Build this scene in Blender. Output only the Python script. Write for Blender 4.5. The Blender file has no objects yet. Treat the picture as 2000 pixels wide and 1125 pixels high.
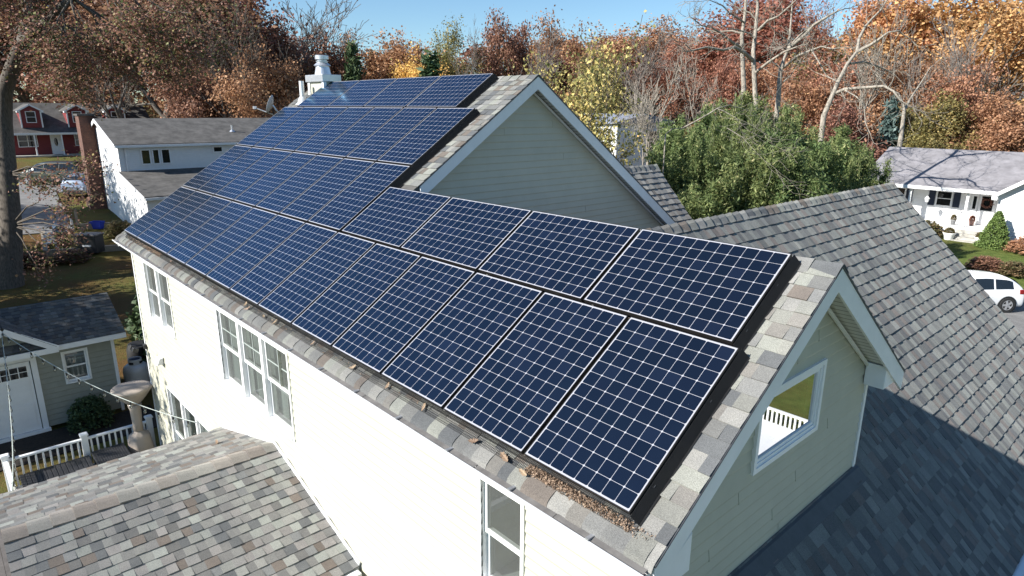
import bpy, math, random
import numpy as np
from mathutils import Vector, Matrix, Euler

SC = bpy.context.scene
COL = SC.collection
PI = math.pi
R = math.radians

# ------------------------------------------------------------------ camera, sky, sun
CAM = Vector((16.335, -3.211, 8.459))
YAW, PITCH, ROLL, FPX = 0.83238, 1.30196, 0.00688, 1269.25
cam_d = bpy.data.cameras.new('camera')
cam = bpy.data.objects.new('camera', cam_d)
COL.objects.link(cam)
CROT = Matrix.Rotation(YAW, 3, 'Z') @ Matrix.Rotation(PITCH, 3, 'X') @ Matrix.Rotation(ROLL, 3, 'Z')
cam.matrix_world = Matrix.Translation(CAM) @ CROT.to_4x4()
cam_d.sensor_width = 36.0
cam_d.lens = 36.0 * FPX / 2000.0
cam_d.clip_start = 0.1
cam_d.clip_end = 3000
SC.camera = cam

SUN_EL, SUN_AZ = 32.0, 71.0           # azimuth the light travels towards, from +X to +Y
e_, a_ = R(SUN_EL), R(SUN_AZ)
SUN_DIR = Vector((math.cos(e_) * math.cos(a_), math.cos(e_) * math.sin(a_), -math.sin(e_)))
sd = bpy.data.lights.new('sun', 'SUN')
sd.energy = 5.0
sd.angle = R(0.5)
sd.color = (1.0, 0.965, 0.90)
so = bpy.data.objects.new('sun', sd)
COL.objects.link(so)
so.rotation_euler = SUN_DIR.to_track_quat('-Z', 'Y').to_euler()
so.location = (0, -30, 30)

W = bpy.data.worlds.new('World')
SC.world = W
W.use_nodes = True
nt = W.node_tree
bg = nt.nodes['Background']
sky = nt.nodes.new('ShaderNodeTexSky')
sky.sky_type = 'NISHITA'
sky.sun_disc = False
sky.sun_elevation = e_
sky.sun_rotation = math.atan2(-SUN_DIR.x, -SUN_DIR.y)
sky.altitude = 10
sky.air_density = 1.0
sky.dust_density = 0.1
sky.ozone_density = 2.5
tint_ = nt.nodes.new('ShaderNodeMix'); tint_.data_type = 'RGBA'; tint_.blend_type = 'MULTIPLY'; tint_.inputs[0].default_value = 1.0
tint_.inputs[7].default_value = (0.98, 1.17, 1.29, 1)
nt.links.new(sky.outputs[0], tint_.inputs[6]); nt.links.new(tint_.outputs[2], bg.inputs[0])
bg.inputs[1].default_value = 0.060
SC.view_settings.view_transform = 'Standard'
SC.view_settings.look = 'None'
SC.view_settings.exposure = 1.0
SC.view_settings.gamma = 1.0

# ------------------------------------------------------------------ helpers
def at(px, py, depth):
    """a point of the place: seen at photo pixel px,py, depth metres along the view axis"""
    return CAM + CROT @ Vector(((px - 1000) / FPX * depth, (562.5 - py) / FPX * depth, -depth))

def at_plane(px, py, axis, val):
    d = CROT @ Vector(((px - 1000) / FPX, (562.5 - py) / FPX, -1.0))
    t = (val - CAM[axis]) / d[axis]
    return CAM + d * t

def sm(x, a, b):
    t = min(1.0, max(0.0, (x - a) / (b - a)))
    return t * t * (3 - 2 * t)

def ground_z(x, y):
    z = float(np.interp(-x, [8, 24, 31, 36, 70, 140], [0, 0.45, 1.55, 1.95, 3.9, 6.0]))
    z += 0.7 * sm(y, 32, 44) * sm(x, -14, 2)
    z += 7.0 * sm(y, 56, 112) * sm(x, -80, -20) + 3.0 * sm(y, 60, 130)
    return z

def tag(o, label=None, cat=None, group=None, kind=None):
    if label: o['label'] = label
    if cat: o['category'] = cat
    if group: o['group'] = group
    if kind: o['kind'] = kind
    return o

def thing(name, label, cat, loc=(0, 0, 0), group=None, rz=0.0):
    o = bpy.data.objects.new(name, None)
    COL.objects.link(o)
    o.location = loc
    o.rotation_euler = (0, 0, rz)
    o.empty_display_size = 0.2
    return tag(o, label, cat, group)

def wloc(o):
    l = Vector((0, 0, 0))
    while o is not None:
        l += Vector(o.location)
        o = o.parent
    return l

def dup(root, loc, rz=None, label=None, group=None):
    def cp(o, par):
        c = o.copy()
        COL.objects.link(c)
        c.parent = par
        for ch in list(o.children):
            cp(ch, c)
        return c
    r = cp(root, None)
    r.location = loc
    if rz is not None: r.rotation_euler = (0, 0, rz)
    if label: r['label'] = label
    if group: r['group'] = group
    return r

class MB:
    def __init__(s):
        s.v = []; s.f = []; s.c = []; s.anyc = False
    def face(s, pts, col=None):
        b = len(s.v)
        s.v.extend([tuple(p) for p in pts])
        s.f.append(tuple(range(b, b + len(pts))))
        s.c.append(col if col else (1, 1, 1))
        if col: s.anyc = True
    def box(s, x0, x1, y0, y1, z0, z1, col=None):
        s.obox(Vector(((x0 + x1) / 2, (y0 + y1) / 2, (z0 + z1) / 2)), Vector((1, 0, 0)), Vector((0, 1, 0)), Vector((0, 0, 1)),
               abs(x1 - x0) / 2, abs(y1 - y0) / 2, abs(z1 - z0) / 2, col)
    def obox(s, c, u, v, w, hu, hv, hw, col=None):
        c = Vector(c); u = Vector(u) * hu; v = Vector(v) * hv; w = Vector(w) * hw
        P = [c + u * i + v * j + w * k for i in (-1, 1) for j in (-1, 1) for k in (-1, 1)]
        b = len(s.v)
        s.v.extend([tuple(p) for p in P])
        for q in ((0, 1, 3, 2), (4, 6, 7, 5), (0, 4, 5, 1), (2, 3, 7, 6), (0, 2, 6, 4), (1, 5, 7, 3)):
            s.f.append(tuple(b + i for i in q)); s.c.append(col if col else (1, 1, 1))
        if col: s.anyc = True
    def beam(s, a, b, w, h, up=(0, 0, 1), col=None):
        a = Vector(a); b = Vector(b); d = (b - a); L = d.length; d.normalize()
        r = d.cross(Vector(up)); r.normalize(); u = r.cross(d)
        s.obox((a + b) / 2, d, r, u, L / 2, w / 2, h / 2, col)
    def prism(s, poly, ext, col=None):
        ext = Vector(ext); P = [Vector(p) for p in poly]; n = len(P); b = len(s.v)
        s.v.extend([tuple(p) for p in P]); s.v.extend([tuple(p + ext) for p in P])
        s.f.append(tuple(b + i for i in range(n))[::-1]); s.f.append(tuple(b + n + i for i in range(n)))
        for i in range(n):
            j = (i + 1) % n
            s.f.append((b + i, b + j, b + n + j, b + n + i))
        s.c.extend([col if col else (1, 1, 1)] * (n + 2))
        if col: s.anyc = True
    def tube(s, pts, rad, n=8, cap=True, col=None):
        pts = [Vector(p) for p in pts]
        if not hasattr(rad, '__len__'): rad = [rad] * len(pts)
        b = len(s.v); m = len(pts); ref = None
        for i, p in enumerate(pts):
            d = (pts[min(i + 1, m - 1)] - pts[max(i - 1, 0)])
            if d.length < 1e-9: d = Vector((0, 0, 1))
            d.normalize()
            if ref is None:
                ref = d.orthogonal().normalized()
            ref = (ref - d * ref.dot(d))
            if ref.length < 1e-6: ref = d.orthogonal()
            ref.normalize()
            q = d.cross(ref)
            for k in range(n):
                a = 2 * PI * k / n
                s.v.append(tuple(p + (ref * math.cos(a) + q * math.sin(a)) * rad[i]))
        cnt = 0
        for i in range(m - 1):
            for k in range(n):
                k2 = (k + 1) % n
                s.f.append((b + i * n + k, b + i * n + k2, b + (i + 1) * n + k2, b + (i + 1) * n + k)); cnt += 1
        if cap:
            s.f.append(tuple(b + k for k in range(n))[::-1]); s.f.append(tuple(b + (m - 1) * n + k for k in range(n))); cnt += 2
        s.c.extend([col if col else (1, 1, 1)] * cnt)
        if col: s.anyc = True
    def lathe(s, prof, c=(0, 0, 0), n=24, ax=None, wob=0.0):
        """prof = [(r, z)...] about z through c (or about axis ax)"""
        c = Vector(c)
        if ax is None: ax = Vector((0, 0, 1))
        ax = Vector(ax).normalized(); u = ax.orthogonal().normalized(); w = ax.cross(u)
        b = len(s.v); m = len(prof)
        for (r, z) in prof:
            for k in range(n):
                a = 2 * PI * k / n
                rr = r * (1 + wob * math.sin(a * 5 + z * 3) + wob * 0.6 * math.sin(a * 9 + 1))
                s.v.append(tuple(c + ax * z + (u * math.cos(a) + w * math.sin(a)) * rr))
        cnt = 0
        for i in range(m - 1):
            for k in range(n):
                k2 = (k + 1) % n
                s.f.append((b + i * n + k, b + i * n + k2, b + (i + 1) * n + k2, b + (i + 1) * n + k)); cnt += 1
        s.f.append(tuple(b + k for k in range(n))[::-1]); s.f.append(tuple(b + (m - 1) * n + k for k in range(n))); cnt += 2
        s.c.extend([(1, 1, 1)] * cnt)
    def build(s, name, mat, parent=None, smooth=False, world=True, bevel=0.0):
        me = bpy.data.meshes.new(name)
        off = np.array(wloc(parent)) if (parent is not None and world) else np.zeros(3)
        V = np.array(s.v, dtype=np.float64) - off
        me.from_pydata(V.tolist(), [], s.f)
        if s.anyc:
            at_ = me.attributes.new('tint', 'FLOAT_COLOR', 'FACE')
            c = np.ones((len(s.f), 4), dtype=np.float32); c[:, :3] = np.array(s.c, dtype=np.float32)
            at_.data.foreach_set('color', c.ravel())
        if smooth:
            me.polygons.foreach_set('use_smooth', [True] * len(me.polygons))
        me.update()
        o = bpy.data.objects.new(name, me)
        COL.objects.link(o)
        if mat: me.materials.append(mat)
        if parent is not None: o.parent = parent
        if bevel:
            bv = o.modifiers.new('bevel', 'BEVEL'); bv.width = bevel; bv.segments = 2; bv.limit_method = 'ANGLE'
        return o

# ------------------------------------------------------------------ materials
def newmat(name):
    m = bpy.data.materials.new(name); m.use_nodes = True
    n = m.node_tree.nodes; b = n['Principled BSDF']
    return m, n, m.node_tree.links, b

def ramp(n, stops):
    r = n.new('ShaderNodeValToRGB')
    el = r.color_ramp.elements
    while len(el) < len(stops): el.new(0.5)
    for e, (p, c) in zip(el, stops):
        e.position = p; e.color = (*c, 1)
    return r

def noise(n, l, scale, detail=4, rough=0.6, coord='Object', stretch=None):
    tc = n.new('ShaderNodeTexCoord')
    nz = n.new('ShaderNodeTexNoise'); nz.inputs['Scale'].default_value = scale
    nz.inputs['Detail'].default_value = detail; nz.inputs['Roughness'].default_value = rough
    if stretch:
        mp = n.new('ShaderNodeMapping'); mp.inputs['Scale'].default_value = stretch
        l.new(tc.outputs[coord], mp.inputs[0]); l.new(mp.outputs[0], nz.inputs[0])
    else:
        l.new(tc.outputs[coord], nz.inputs[0])
    return nz

def mixc(n, l, a, b, fac, mode='MIX'):
    m = n.new('ShaderNodeMix'); m.data_type = 'RGBA'; m.blend_type = mode
    for s_, v_ in ((m.inputs[6], a), (m.inputs[7], b)):
        if isinstance(v_, (tuple, list)): s_.default_value = (*v_, 1)
        else: l.new(v_, s_)
    if isinstance(fac, (int, float)): m.inputs[0].default_value = fac
    else: l.new(fac, m.inputs[0])
    return m.outputs[2]

def plain(name, col, rough=0.5, metal=0.0, var=0.12, scale=6.0, bump=0.0, spec=0.5, stretch=None):
    """a base colour with slight uneven weathering"""
    m, n, l, b = newmat(name)
    nz = noise(n, l, scale, 5, 0.65, stretch=stretch)
    lo = tuple(c * (1 - var) for c in col); hi = tuple(min(1, c * (1 + var)) for c in col)
    r = ramp(n, [(0.3, lo), (0.7, hi)])
    l.new(nz.outputs[0], r.inputs[0]); l.new(r.outputs[0], b.inputs['Base Color'])
    b.inputs['Roughness'].default_value = rough; b.inputs['Metallic'].default_value = metal
    b.inputs['Specular IOR Level'].default_value = spec
    if bump:
        bp = n.new('ShaderNodeBump'); bp.inputs['Strength'].default_value = bump; bp.inputs['Distance'].default_value = 0.02
        l.new(nz.outputs[0], bp.inputs['Height']); l.new(bp.outputs[0], b.inputs['Normal'])
    return m

def tinted(name, rough=0.9, gran=220.0, amt=0.35, spec=0.2, bump=0.15):
    """colour from the 'tint' of each shingle or board, with mineral grain"""
    m, n, l, b = newmat(name)
    a = n.new('ShaderNodeAttribute'); a.attribute_name = 'tint'
    nz = noise(n, l, gran, 2, 0.7)
    nz2 = noise(n, l, 1.6, 6, 0.68)
    r = ramp(n, [(0.3, (1 - amt,) * 3), (0.7, (1 + amt * 0.6,) * 3)])
    r2 = ramp(n, [(0.28, (0.76, 0.76, 0.77)), (0.72, (1.12, 1.10, 1.06))])
    l.new(nz.outputs[0], r.inputs[0]); l.new(nz2.outputs[0], r2.inputs[0])
    c = mixc(n, l, a.outputs['Color'], r.outputs[0], 1.0, 'MULTIPLY')
    c = mixc(n, l, c, r2.outputs[0], 1.0, 'MULTIPLY')
    l.new(c, b.inputs['Base Color'])
    b.inputs['Roughness'].default_value = rough; b.inputs['Specular IOR Level'].default_value = spec; b.inputs['Diffuse Roughness'].default_value = 1.0
    if bump:
        bp = n.new('ShaderNodeBump'); bp.inputs['Strength'].default_value = bump; bp.inputs['Distance'].default_value = 0.004
        l.new(nz.outputs[0], bp.inputs['Height']); l.new(bp.outputs[0], b.inputs['Normal'])
    return m

def glass_pane(name, tint=(0.75, 0.8, 0.78), refl=0.12, rough=0.01):
    """see-through pane: part mirror, part clear"""
    m, n, l, b = newmat(name)
    n.remove(b)
    out = n['Material Output']
    tr = n.new('ShaderNodeBsdfTransparent'); tr.inputs[0].default_value = (*tint, 1)
    gl = n.new('ShaderNodeBsdfGlossy'); gl.inputs['Roughness'].default_value = rough
    fr = n.new('ShaderNodeFresnel'); fr.inputs[0].default_value = 1.5
    ad = n.new('ShaderNodeMath'); ad.operation = 'ADD'; ad.use_clamp = True; ad.inputs[1].default_value = refl
    mx = n.new('ShaderNodeMixShader')
    l.new(fr.outputs[0], ad.inputs[0]); l.new(ad.outputs[0], mx.inputs[0])
    l.new(tr.outputs[0], mx.inputs[1]); l.new(gl.outputs[0], mx.inputs[2]); l.new(mx.outputs[0], out.inputs[0])
    return m

M = {}
M['shingle'] = tinted('weathered_asphalt_shingle', gran=170, amt=0.45, bump=0.3)
M['siding'] = plain('cream_vinyl_siding', (0.455, 0.44, 0.355), 0.55, var=0.05, scale=2.5)
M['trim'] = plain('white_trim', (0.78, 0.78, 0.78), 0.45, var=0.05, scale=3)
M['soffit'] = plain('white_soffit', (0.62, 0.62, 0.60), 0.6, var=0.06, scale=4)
M['vinyl'] = plain('white_vinyl', (0.8, 0.8, 0.79), 0.4, var=0.04, scale=5)
M['flash'] = plain('dark_flashing', (0.05, 0.055, 0.065), 0.6, var=0.2)
M['underlay'] = plain('roof_deck_edge', (0.09, 0.085, 0.08), 0.9, var=0.2)
M['pane'] = glass_pane('window_glass', (0.8, 0.86, 0.84), 0.14)
def screened(name):
    m = glass_pane(name, (0.8, 0.86, 0.84), 0.05)
    n, l = m.node_tree.nodes, m.node_tree.links
    out = n['Material Output']; src = out.inputs[0].links[0].from_socket
    d = n.new('ShaderNodeBsdfDiffuse'); d.inputs[0].default_value = (0.135, 0.14, 0.135, 1)
    mx = n.new('ShaderNodeMixShader'); mx.inputs[0].default_value = 0.42
    l.new(src, mx.inputs[1]); l.new(d.outputs[0], mx.inputs[2]); l.new(mx.outputs[0], out.inputs[0])
    return m
M['screened_pane'] = screened('screened_window')
M['mirror_pane'] = glass_pane('low_e_glass', (0.3, 0.33, 0.33), 0.68)
M['room'] = plain('dim_room', (0.42, 0.43, 0.42), 0.9, var=0.3, scale=1.5)
M['curtain'] = plain('pale_curtain', (0.42, 0.46, 0.43), 0.9, var=0.1, scale=3)
M['muntin'] = plain('pale_muntin', (0.33, 0.37, 0.35), 0.6)
M['frame_black'] = plain('anodised_black_frame', (0.028, 0.026, 0.026), 0.42, 0.3, var=0.15)
M['black_mesh'] = plain('black_coated_wire', (0.010, 0.010, 0.011), 0.8, var=0.2)
M['guard'] = plain('gutter_guard', (0.13, 0.122, 0.115), 0.7, 0.0, var=0.3, scale=8)
M['alu'] = plain('galvanised_metal', (0.62, 0.63, 0.65), 0.38, 0.75, var=0.12, scale=9)
M['white_metal'] = plain('white_painted_metal', (0.72, 0.73, 0.74), 0.4, 0.1, var=0.06)
M['black_plastic'] = plain('black_plastic', (0.022, 0.022, 0.024), 0.5, var=0.3, scale=4)

def cell_material():
    m, n, l, b = newmat('solar_cells')
    tc = n.new('ShaderNodeTexCoord'); sp = n.new('ShaderNodeSeparateXYZ')
    l.new(tc.outputs['Object'], sp.inputs[0])
    def math_(op, a, bb=None, clamp=False):
        q = n.new('ShaderNodeMath'); q.operation = op; q.use_clamp = clamp
        for i, v_ in enumerate((a, bb)):
            if v_ is None: continue
            if isinstance(v_, (int, float)): q.inputs[i].default_value = v_
            else: l.new(v_, q.inputs[i])
        return q.outputs[0]
    P = 0.1268
    nx, ny = 8, 12
    def cellcoord(o, cnt):
        s = math_('ADD', o, P * cnt / 2)
        s = math_('DIVIDE', s, P)
        fr = math_('FRACT', s)
        fr = math_('SUBTRACT', fr, 0.5)
        fr = math_('ABSOLUTE', fr)
        return fr, math_('FLOOR', s)
    fx, ix = cellcoord(sp.outputs[0], nx)
    fy, iy = cellcoord(sp.outputs[1], ny)
    hg = 0.5 - 0.013          # half cell minus half gap, in cells
    inx = math_('LESS_THAN', fx, hg); iny = math_('LESS_THAN', fy, hg)
    dia = math_('LESS_THAN', math_('ADD', fx, fy), 2 * hg - 0.065)
    bx = math_('LESS_THAN', math_('ABSOLUTE', sp.outputs[0]), P * nx / 2)
    by = math_('LESS_THAN', math_('ABSOLUTE', sp.outputs[1]), P * ny / 2)
    k = math_('MULTIPLY', inx, iny); k = math_('MULTIPLY', k, dia); k = math_('MULTIPLY', k, bx); k = math_('MULTIPLY', k, by)
    # each cell slightly its own shade
    cb = n.new('ShaderNodeCombineXYZ'); l.new(ix, cb.inputs[0]); l.new(iy, cb.inputs[1])
    oi = n.new('ShaderNodeObjectInfo'); l.new(math_('MULTIPLY', oi.outputs['Random'], 91.0), cb.inputs[2])
    wn = n.new('ShaderNodeTexWhiteNoise'); l.new(cb.outputs[0], wn.inputs[0])
    rc = ramp(n, [(0.0, (0.004, 0.006, 0.010)), (0.8, (0.005, 0.007, 0.013)), (1.0, (0.007, 0.010, 0.019))])
    l.new(wn.outputs[0], rc.inputs[0])
    col = mixc(n, l, (0.36, 0.36, 0.385), rc.outputs[0], k)
    # dust and bird marks
    nz = noise(n, l, 38, 3, 0.7); r2 = ramp(n, [(0.765, (0, 0, 0)), (0.80, (1, 1, 1))]); l.new(nz.outputs[0], r2.inputs[0])
    fac = math_('MULTIPLY', r2.outputs[0], 0.35)
    col = mixc(n, l, col, (0.45, 0.45, 0.45), fac)
    l.new(col, b.inputs['Base Color'])
    b.inputs['Roughness'].default_value = 0.4
    b.inputs['Specular IOR Level'].default_value = 0.0
    # anti-reflective glass over silicon: a soft, blue-tinted mirror that grows towards grazing angles
    gl = n.new('ShaderNodeBsdfGlossy'); gl.inputs['Color'].default_value = (0.33, 0.66, 1.0, 1)
    nz3 = noise(n, l, 3.0, 4, 0.6); r3 = ramp(n, [(0.3, (0.13,) * 3), (0.8, (0.24,) * 3)]); l.new(nz3.outputs[0], r3.inputs[0])
    l.new(r3.outputs[0], gl.inputs['Roughness'])
    fr = n.new('ShaderNodeFresnel'); fr.inputs[0].default_value = 1.76
    mx = n.new('ShaderNodeMixShader'); l.new(fr.outputs[0], mx.inputs[0]); l.new(b.outputs[0], mx.inputs[1]); l.new(gl.outputs[0], mx.inputs[2])
    l.new(mx.outputs[0], n['Material Output'].inputs[0])
    return m
M['cells'] = cell_material()

# ------------------------------------------------------------------ builders for roofs and walls
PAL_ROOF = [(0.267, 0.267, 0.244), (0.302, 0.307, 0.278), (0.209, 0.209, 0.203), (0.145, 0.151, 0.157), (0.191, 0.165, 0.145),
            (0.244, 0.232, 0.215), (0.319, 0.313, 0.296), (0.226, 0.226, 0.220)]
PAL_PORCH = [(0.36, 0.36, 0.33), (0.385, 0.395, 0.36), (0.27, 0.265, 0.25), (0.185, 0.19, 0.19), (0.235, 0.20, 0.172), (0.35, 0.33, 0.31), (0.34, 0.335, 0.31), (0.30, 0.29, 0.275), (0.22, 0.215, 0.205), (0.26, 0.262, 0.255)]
PAL_DARK = [(0.115, 0.118, 0.12), (0.14, 0.142, 0.14), (0.09, 0.093, 0.10), (0.165, 0.165, 0.16), (0.13, 0.12, 0.112)]

def shingles(mb, o, u, v, n, vmax, urange, rng, expo=0.145, pal=PAL_ROOF, thick=0.008, wr=(0.10, 0.19), v0=0.0):
    """courses of laminated shingles on the plane through o spanned by u (along) and v (up the slope)"""
    o, u, v, n = (np.array(a, float) for a in (o, u, v, n))
    i = 0
    while v0 + i * expo < vmax - 0.02:
        va = v0 + i * expo; vb = min(va + expo * 1.03, vmax)
        r_ = urange((va + vb) / 2)
        i += 1
        if r_ is None: continue
        ua, ub = r_
        x = ua; hi = rng.random() < 0.5
        last = None
        while x < ub - 0.001:
            w = rng.uniform(*wr)
            if ub - (x + w) < 0.07: w = ub - x
            x2 = min(x + w, ub)
            c = pal[rng.randrange(len(pal))]
            if c is last: c = pal[rng.randrange(len(pal))]
            last = c
            k = rng.uniform(0.88, 1.12)
            col = (c[0] * k, c[1] * k, c[2] * k)
            hl = (thick * 2.0 if hi else thick * 1.15) * rng.uniform(0.9, 1.15); ht = 0.003
            hi = not hi if rng.random() < 0.8 else hi
            dv = rng.uniform(-0.004, 0.003)
            A = o + u * x + v * (va + dv); B = o + u * x2 + v * (va + dv); C = o + u * x2 + v * vb; D = o + u * x + v * vb
            A1 = A + n * hl; B1 = B + n * hl; C1 = C + n * ht; D1 = D + n * ht
            mb.face((A1, B1, C1, D1), col)
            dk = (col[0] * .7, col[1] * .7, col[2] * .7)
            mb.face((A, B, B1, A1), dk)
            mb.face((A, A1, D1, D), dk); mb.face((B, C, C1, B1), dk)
            x = x2

def ridge_caps(mb, a, b, nl, nr, rng, half=0.15, expo=0.20, pal=PAL_ROOF, rise=0.007):
    """bent cap shingles along the ridge a->b; nl/nr = downslope directions of both sides"""
    a = np.array(a, float); b = np.array(b, float); nl = np.array(nl, float); nr = np.array(nr, float)
    L = np.linalg.norm(b - a); d = (b - a) / L; up = np.array([0, 0, 1.0]); k = 0
    while k * expo < L - 0.02:
        s0 = k * expo; s1 = min(s0 + expo * 1.3, L)
        c = pal[rng.randrange(len(pal))]; q = rng.uniform(0.95, 1.12); col = tuple(x * q for x in c)
        hA = rise * 2.4 + rng.uniform(0, 0.006); hB = rise * 0.9
        def row(s, h):
            p = a + d * s
            return [p + nl * half + up * (h * .6), p + nl * half * .35 + up * (h + .002), p + up * (h - .004), p + nr * half * .35 + up * (h + .002), p + nr * half + up * (h * .6)]
        r0 = row(s0, hA); r1 = row(s1, hB)
        for i in range(4):
            mb.face((r0[i], r0[i + 1], r1[i + 1], r1[i]), col)
        base = row(s0, 0.0)
        for i in range(4):
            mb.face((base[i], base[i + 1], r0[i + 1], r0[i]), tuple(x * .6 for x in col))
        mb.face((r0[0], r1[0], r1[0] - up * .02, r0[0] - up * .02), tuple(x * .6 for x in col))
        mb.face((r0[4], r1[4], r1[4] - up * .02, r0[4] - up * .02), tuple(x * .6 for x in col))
        k += 1

def lap_siding(mb, o, u, n, z0, z1, urange, holes=(), expo=0.115, proud=0.016, seams=None, rng=None):
    """horizontal lap boards on a wall: o origin, u along, n outward; urange(z) -> (u0,u1); holes (u0,u1,z0,z1)"""
    o, u, n = (np.array(a, float) for a in (o, u, n)); up = np.array([0, 0, 1.0])
    z = z0
    while z < z1 - 1e-6:
        ze = min(z + expo, z1)
        cuts = [z, ze]
        for h in holes:
            for hz in (h[2], h[3]):
                if z < hz < ze: cuts.append(hz)
        cuts = sorted(set(cuts))
        for ca, cb in zip(cuts[:-1], cuts[1:]):
            ra = urange(ca); rb = urange(cb)
            if ra is None or rb is None: continue
            zm = (ca + cb) / 2
            segs = [(0.0, 1.0)]
            ra0, ra1 = ra; rb0, rb1 = rb
            hs = sorted((h[0], h[1]) for h in holes if h[2] < zm < h[3])
            spans = []; left = (ra0, rb0)
            for (h0, h1) in hs:
                spans.append((left, (h0, h0))); left = (h1, h1)
            spans.append((left, (ra1, rb1)))
            fa = proud * (1 - (ca - z) / expo); fb = proud * (1 - (cb - z) / expo)
            for (la, lb), (qa, qb) in spans:
                if qa - la < 1e-3 and qb - lb < 1e-3: continue
                A = o + u * la + up * ca + n * (fa + .002); B = o + u * qa + up * ca + n * (fa + .002)
                C = o + u * qb + up * cb + n * (fb + .002); D = o + u * lb + up * cb + n * (fb + .002)
                if ca == z:
                    k_ = 0.14; A2 = A + (D - A) * k_ + n * .0; B2 = B + (C - B) * k_
                    A0 = A - n * (proud + .004); B0 = B - n * (proud + .004)
                    A1 = A - n * .007; B1 = B - n * .007
                    mb.face((A1, B1, B2, A2)); mb.face((A2, B2, C, D)); mb.face((A0, B0, B1, A1))
                else:
                    mb.face((A, B, C, D))
                # end laps seen beside windows and corners
                mb.face((B, B - n * (fa + .002), C - n * (fb + .002), C))
        if seams is not None and rng is not None and rng.random() < seams:
            r_ = urange((z + ze) / 2)
            if r_ and r_[1] - r_[0] > 1.0:
                uu = rng.uniform(r_[0] + .3, r_[1] - .3)
                ok = all(not (h[0] - .1 < uu < h[1] + .1 and h[2] < ze and h[3] > z) for h in holes)
                if ok:
                    A = o + u * uu + up * z + n * (proud + .006); B = A + u * .012 - n * .004
                    C = o + u * (uu + .012) + up * ze + n * .003; D = o + u * uu + up * ze + n * .008
                    mb.face((A, B, C, D)); mb.face((A, D, D - n * .008, A - n * .01))
        z = ze

def window(par, o, u, n, u0, u1, z0, z1, lights=2, grid=True, curtain=True, fr=0.055, name='window', pane=None, depth=0.10, room=0.45, casing=0.04, trimm=None, casing_proud=0.03):
    """double-hung units side by side in the opening u0..u1, z0..z1: frame, sash bars, panes, room behind"""
    o, u, n = (Vector(a) for a in (o, u, n)); up = Vector((0, 0, 1))
    trimm = trimm or M['vinyl']
    def P(a, z, d): return o + u * a + up * z + n * d
    def bar(mb, a0, a1, b0, b1, d0, d1):
        mb.obox(P((a0 + a1) / 2, (b0 + b1) / 2, (d0 + d1) / 2), u, up, n, abs(a1 - a0) / 2, abs(b1 - b0) / 2, abs(d1 - d0) / 2)
    f = MB()
    c = casing
    bar(f, u0 - c, u0, z0 - c, z1 + c, -depth, casing_proud); bar(f, u1, u1 + c, z0 - c, z1 + c, -depth, casing_proud)
    bar(f, u0, u1, z1, z1 + c, -depth, casing_proud); bar(f, u0, u1, z0 - c, z0, -depth, casing_proud + .02)
    w = (u1 - u0) / lights
    for i in range(1, lights):
        bar(f, u0 + w * i - .045, u0 + w * i + .045, z0, z1, -depth, casing_proud - .005)
    fo = f.build(name, trimm, par)
    s = MB(); g = MB(); mu = MB()
    zm = (z0 + z1) / 2
    for i in range(lights):
        a0 = u0 + w * i + (.045 if i else 0); a1 = u0 + w * (i + 1) - (.045 if i < lights - 1 else 0)
        for (b0, b1, d) in ((zm - .02, z1, -.035), (z0, zm + .02, -.065)):
            bar(s, a0 + .002, a0 + .04, b0, b1, d - .015, d + .013); bar(s, a1 - .04, a1 - .002, b0, b1, d - .015, d + .013)
            bar(s, a0 + .04, a1 - .04, b0, b0 + .045, d - .015, d + .013); bar(s, a0 + .04, a1 - .04, b1 - .04, b1, d - .015, d + .013)
            if grid and b1 == z1:
                am = (a0 + a1) / 2
                bar(mu, am - .008, am + .008, b0 + .045, b1 - .04, d - .006, d + .004)
                bm = (b0 + b1) / 2
                bar(mu, a0 + .04, am - .008, bm - .008, bm + .008, d - .006, d + .004); bar(mu, am + .008, a1 - .04, bm - .008, bm + .008, d - .006, d + .004)
            g.face((P(a0 + .04, b0 + .04, d), P(a1 - .04, b0 + .04, d), P(a1 - .04, b1 - .04, d), P(a0 + .04, b1 - .04, d)))
    if mu.v: mu.build('muntin', M['muntin'], fo)
    so_ = s.build('sash', trimm, fo); so_['label'] = so_.get('label', 'white sliding sash bars')
    g.build('pane', pane or M['pane'], fo)
    if curtain:
        k = MB(); N = int((u1 - u0) * 18); d0 = -depth - .06
        pr_ = None
        for i in range(N + 1):
            a = u0 + (u1 - u0) * i / N; d = d0 + .025 * math.sin(i * 1.9) + .01 * math.sin(i * .7)
            q = (P(a, z0 + .02, d), P(a, z1, d))
            t = (a - u0) % w / w
            if pr_ and not (0.40 < t < 0.52): k.face((pr_[0], q[0], q[1], pr_[1]))
            pr_ = q
        k.build('curtain', M['curtain'], fo, smooth=True)
    rm = MB()
    d1 = -depth - room
    rm.face((P(u0, z0, d1), P(u1, z0, d1), P(u1, z1, d1), P(u0, z1, d1)))
    rm.face((P(u0, z0, -depth), P(u0, z0, d1), P(u0, z1, d1), P(u0, z1, -depth))); rm.face((P(u1, z0, d1), P(u1, z0, -depth), P(u1, z1, -depth), P(u1, z1, d1)))
    rm.face((P(u0, z0, -depth), P(u1, z0, -depth), P(u1, z0, d1), P(u0, z0, d1))); rm.face((P(u0, z1, d1), P(u1, z1, d1), P(u1, z1, -depth), P(u0, z1, -depth)))
    rm.build('room_lining', M['room'], fo)
    return fo

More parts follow.
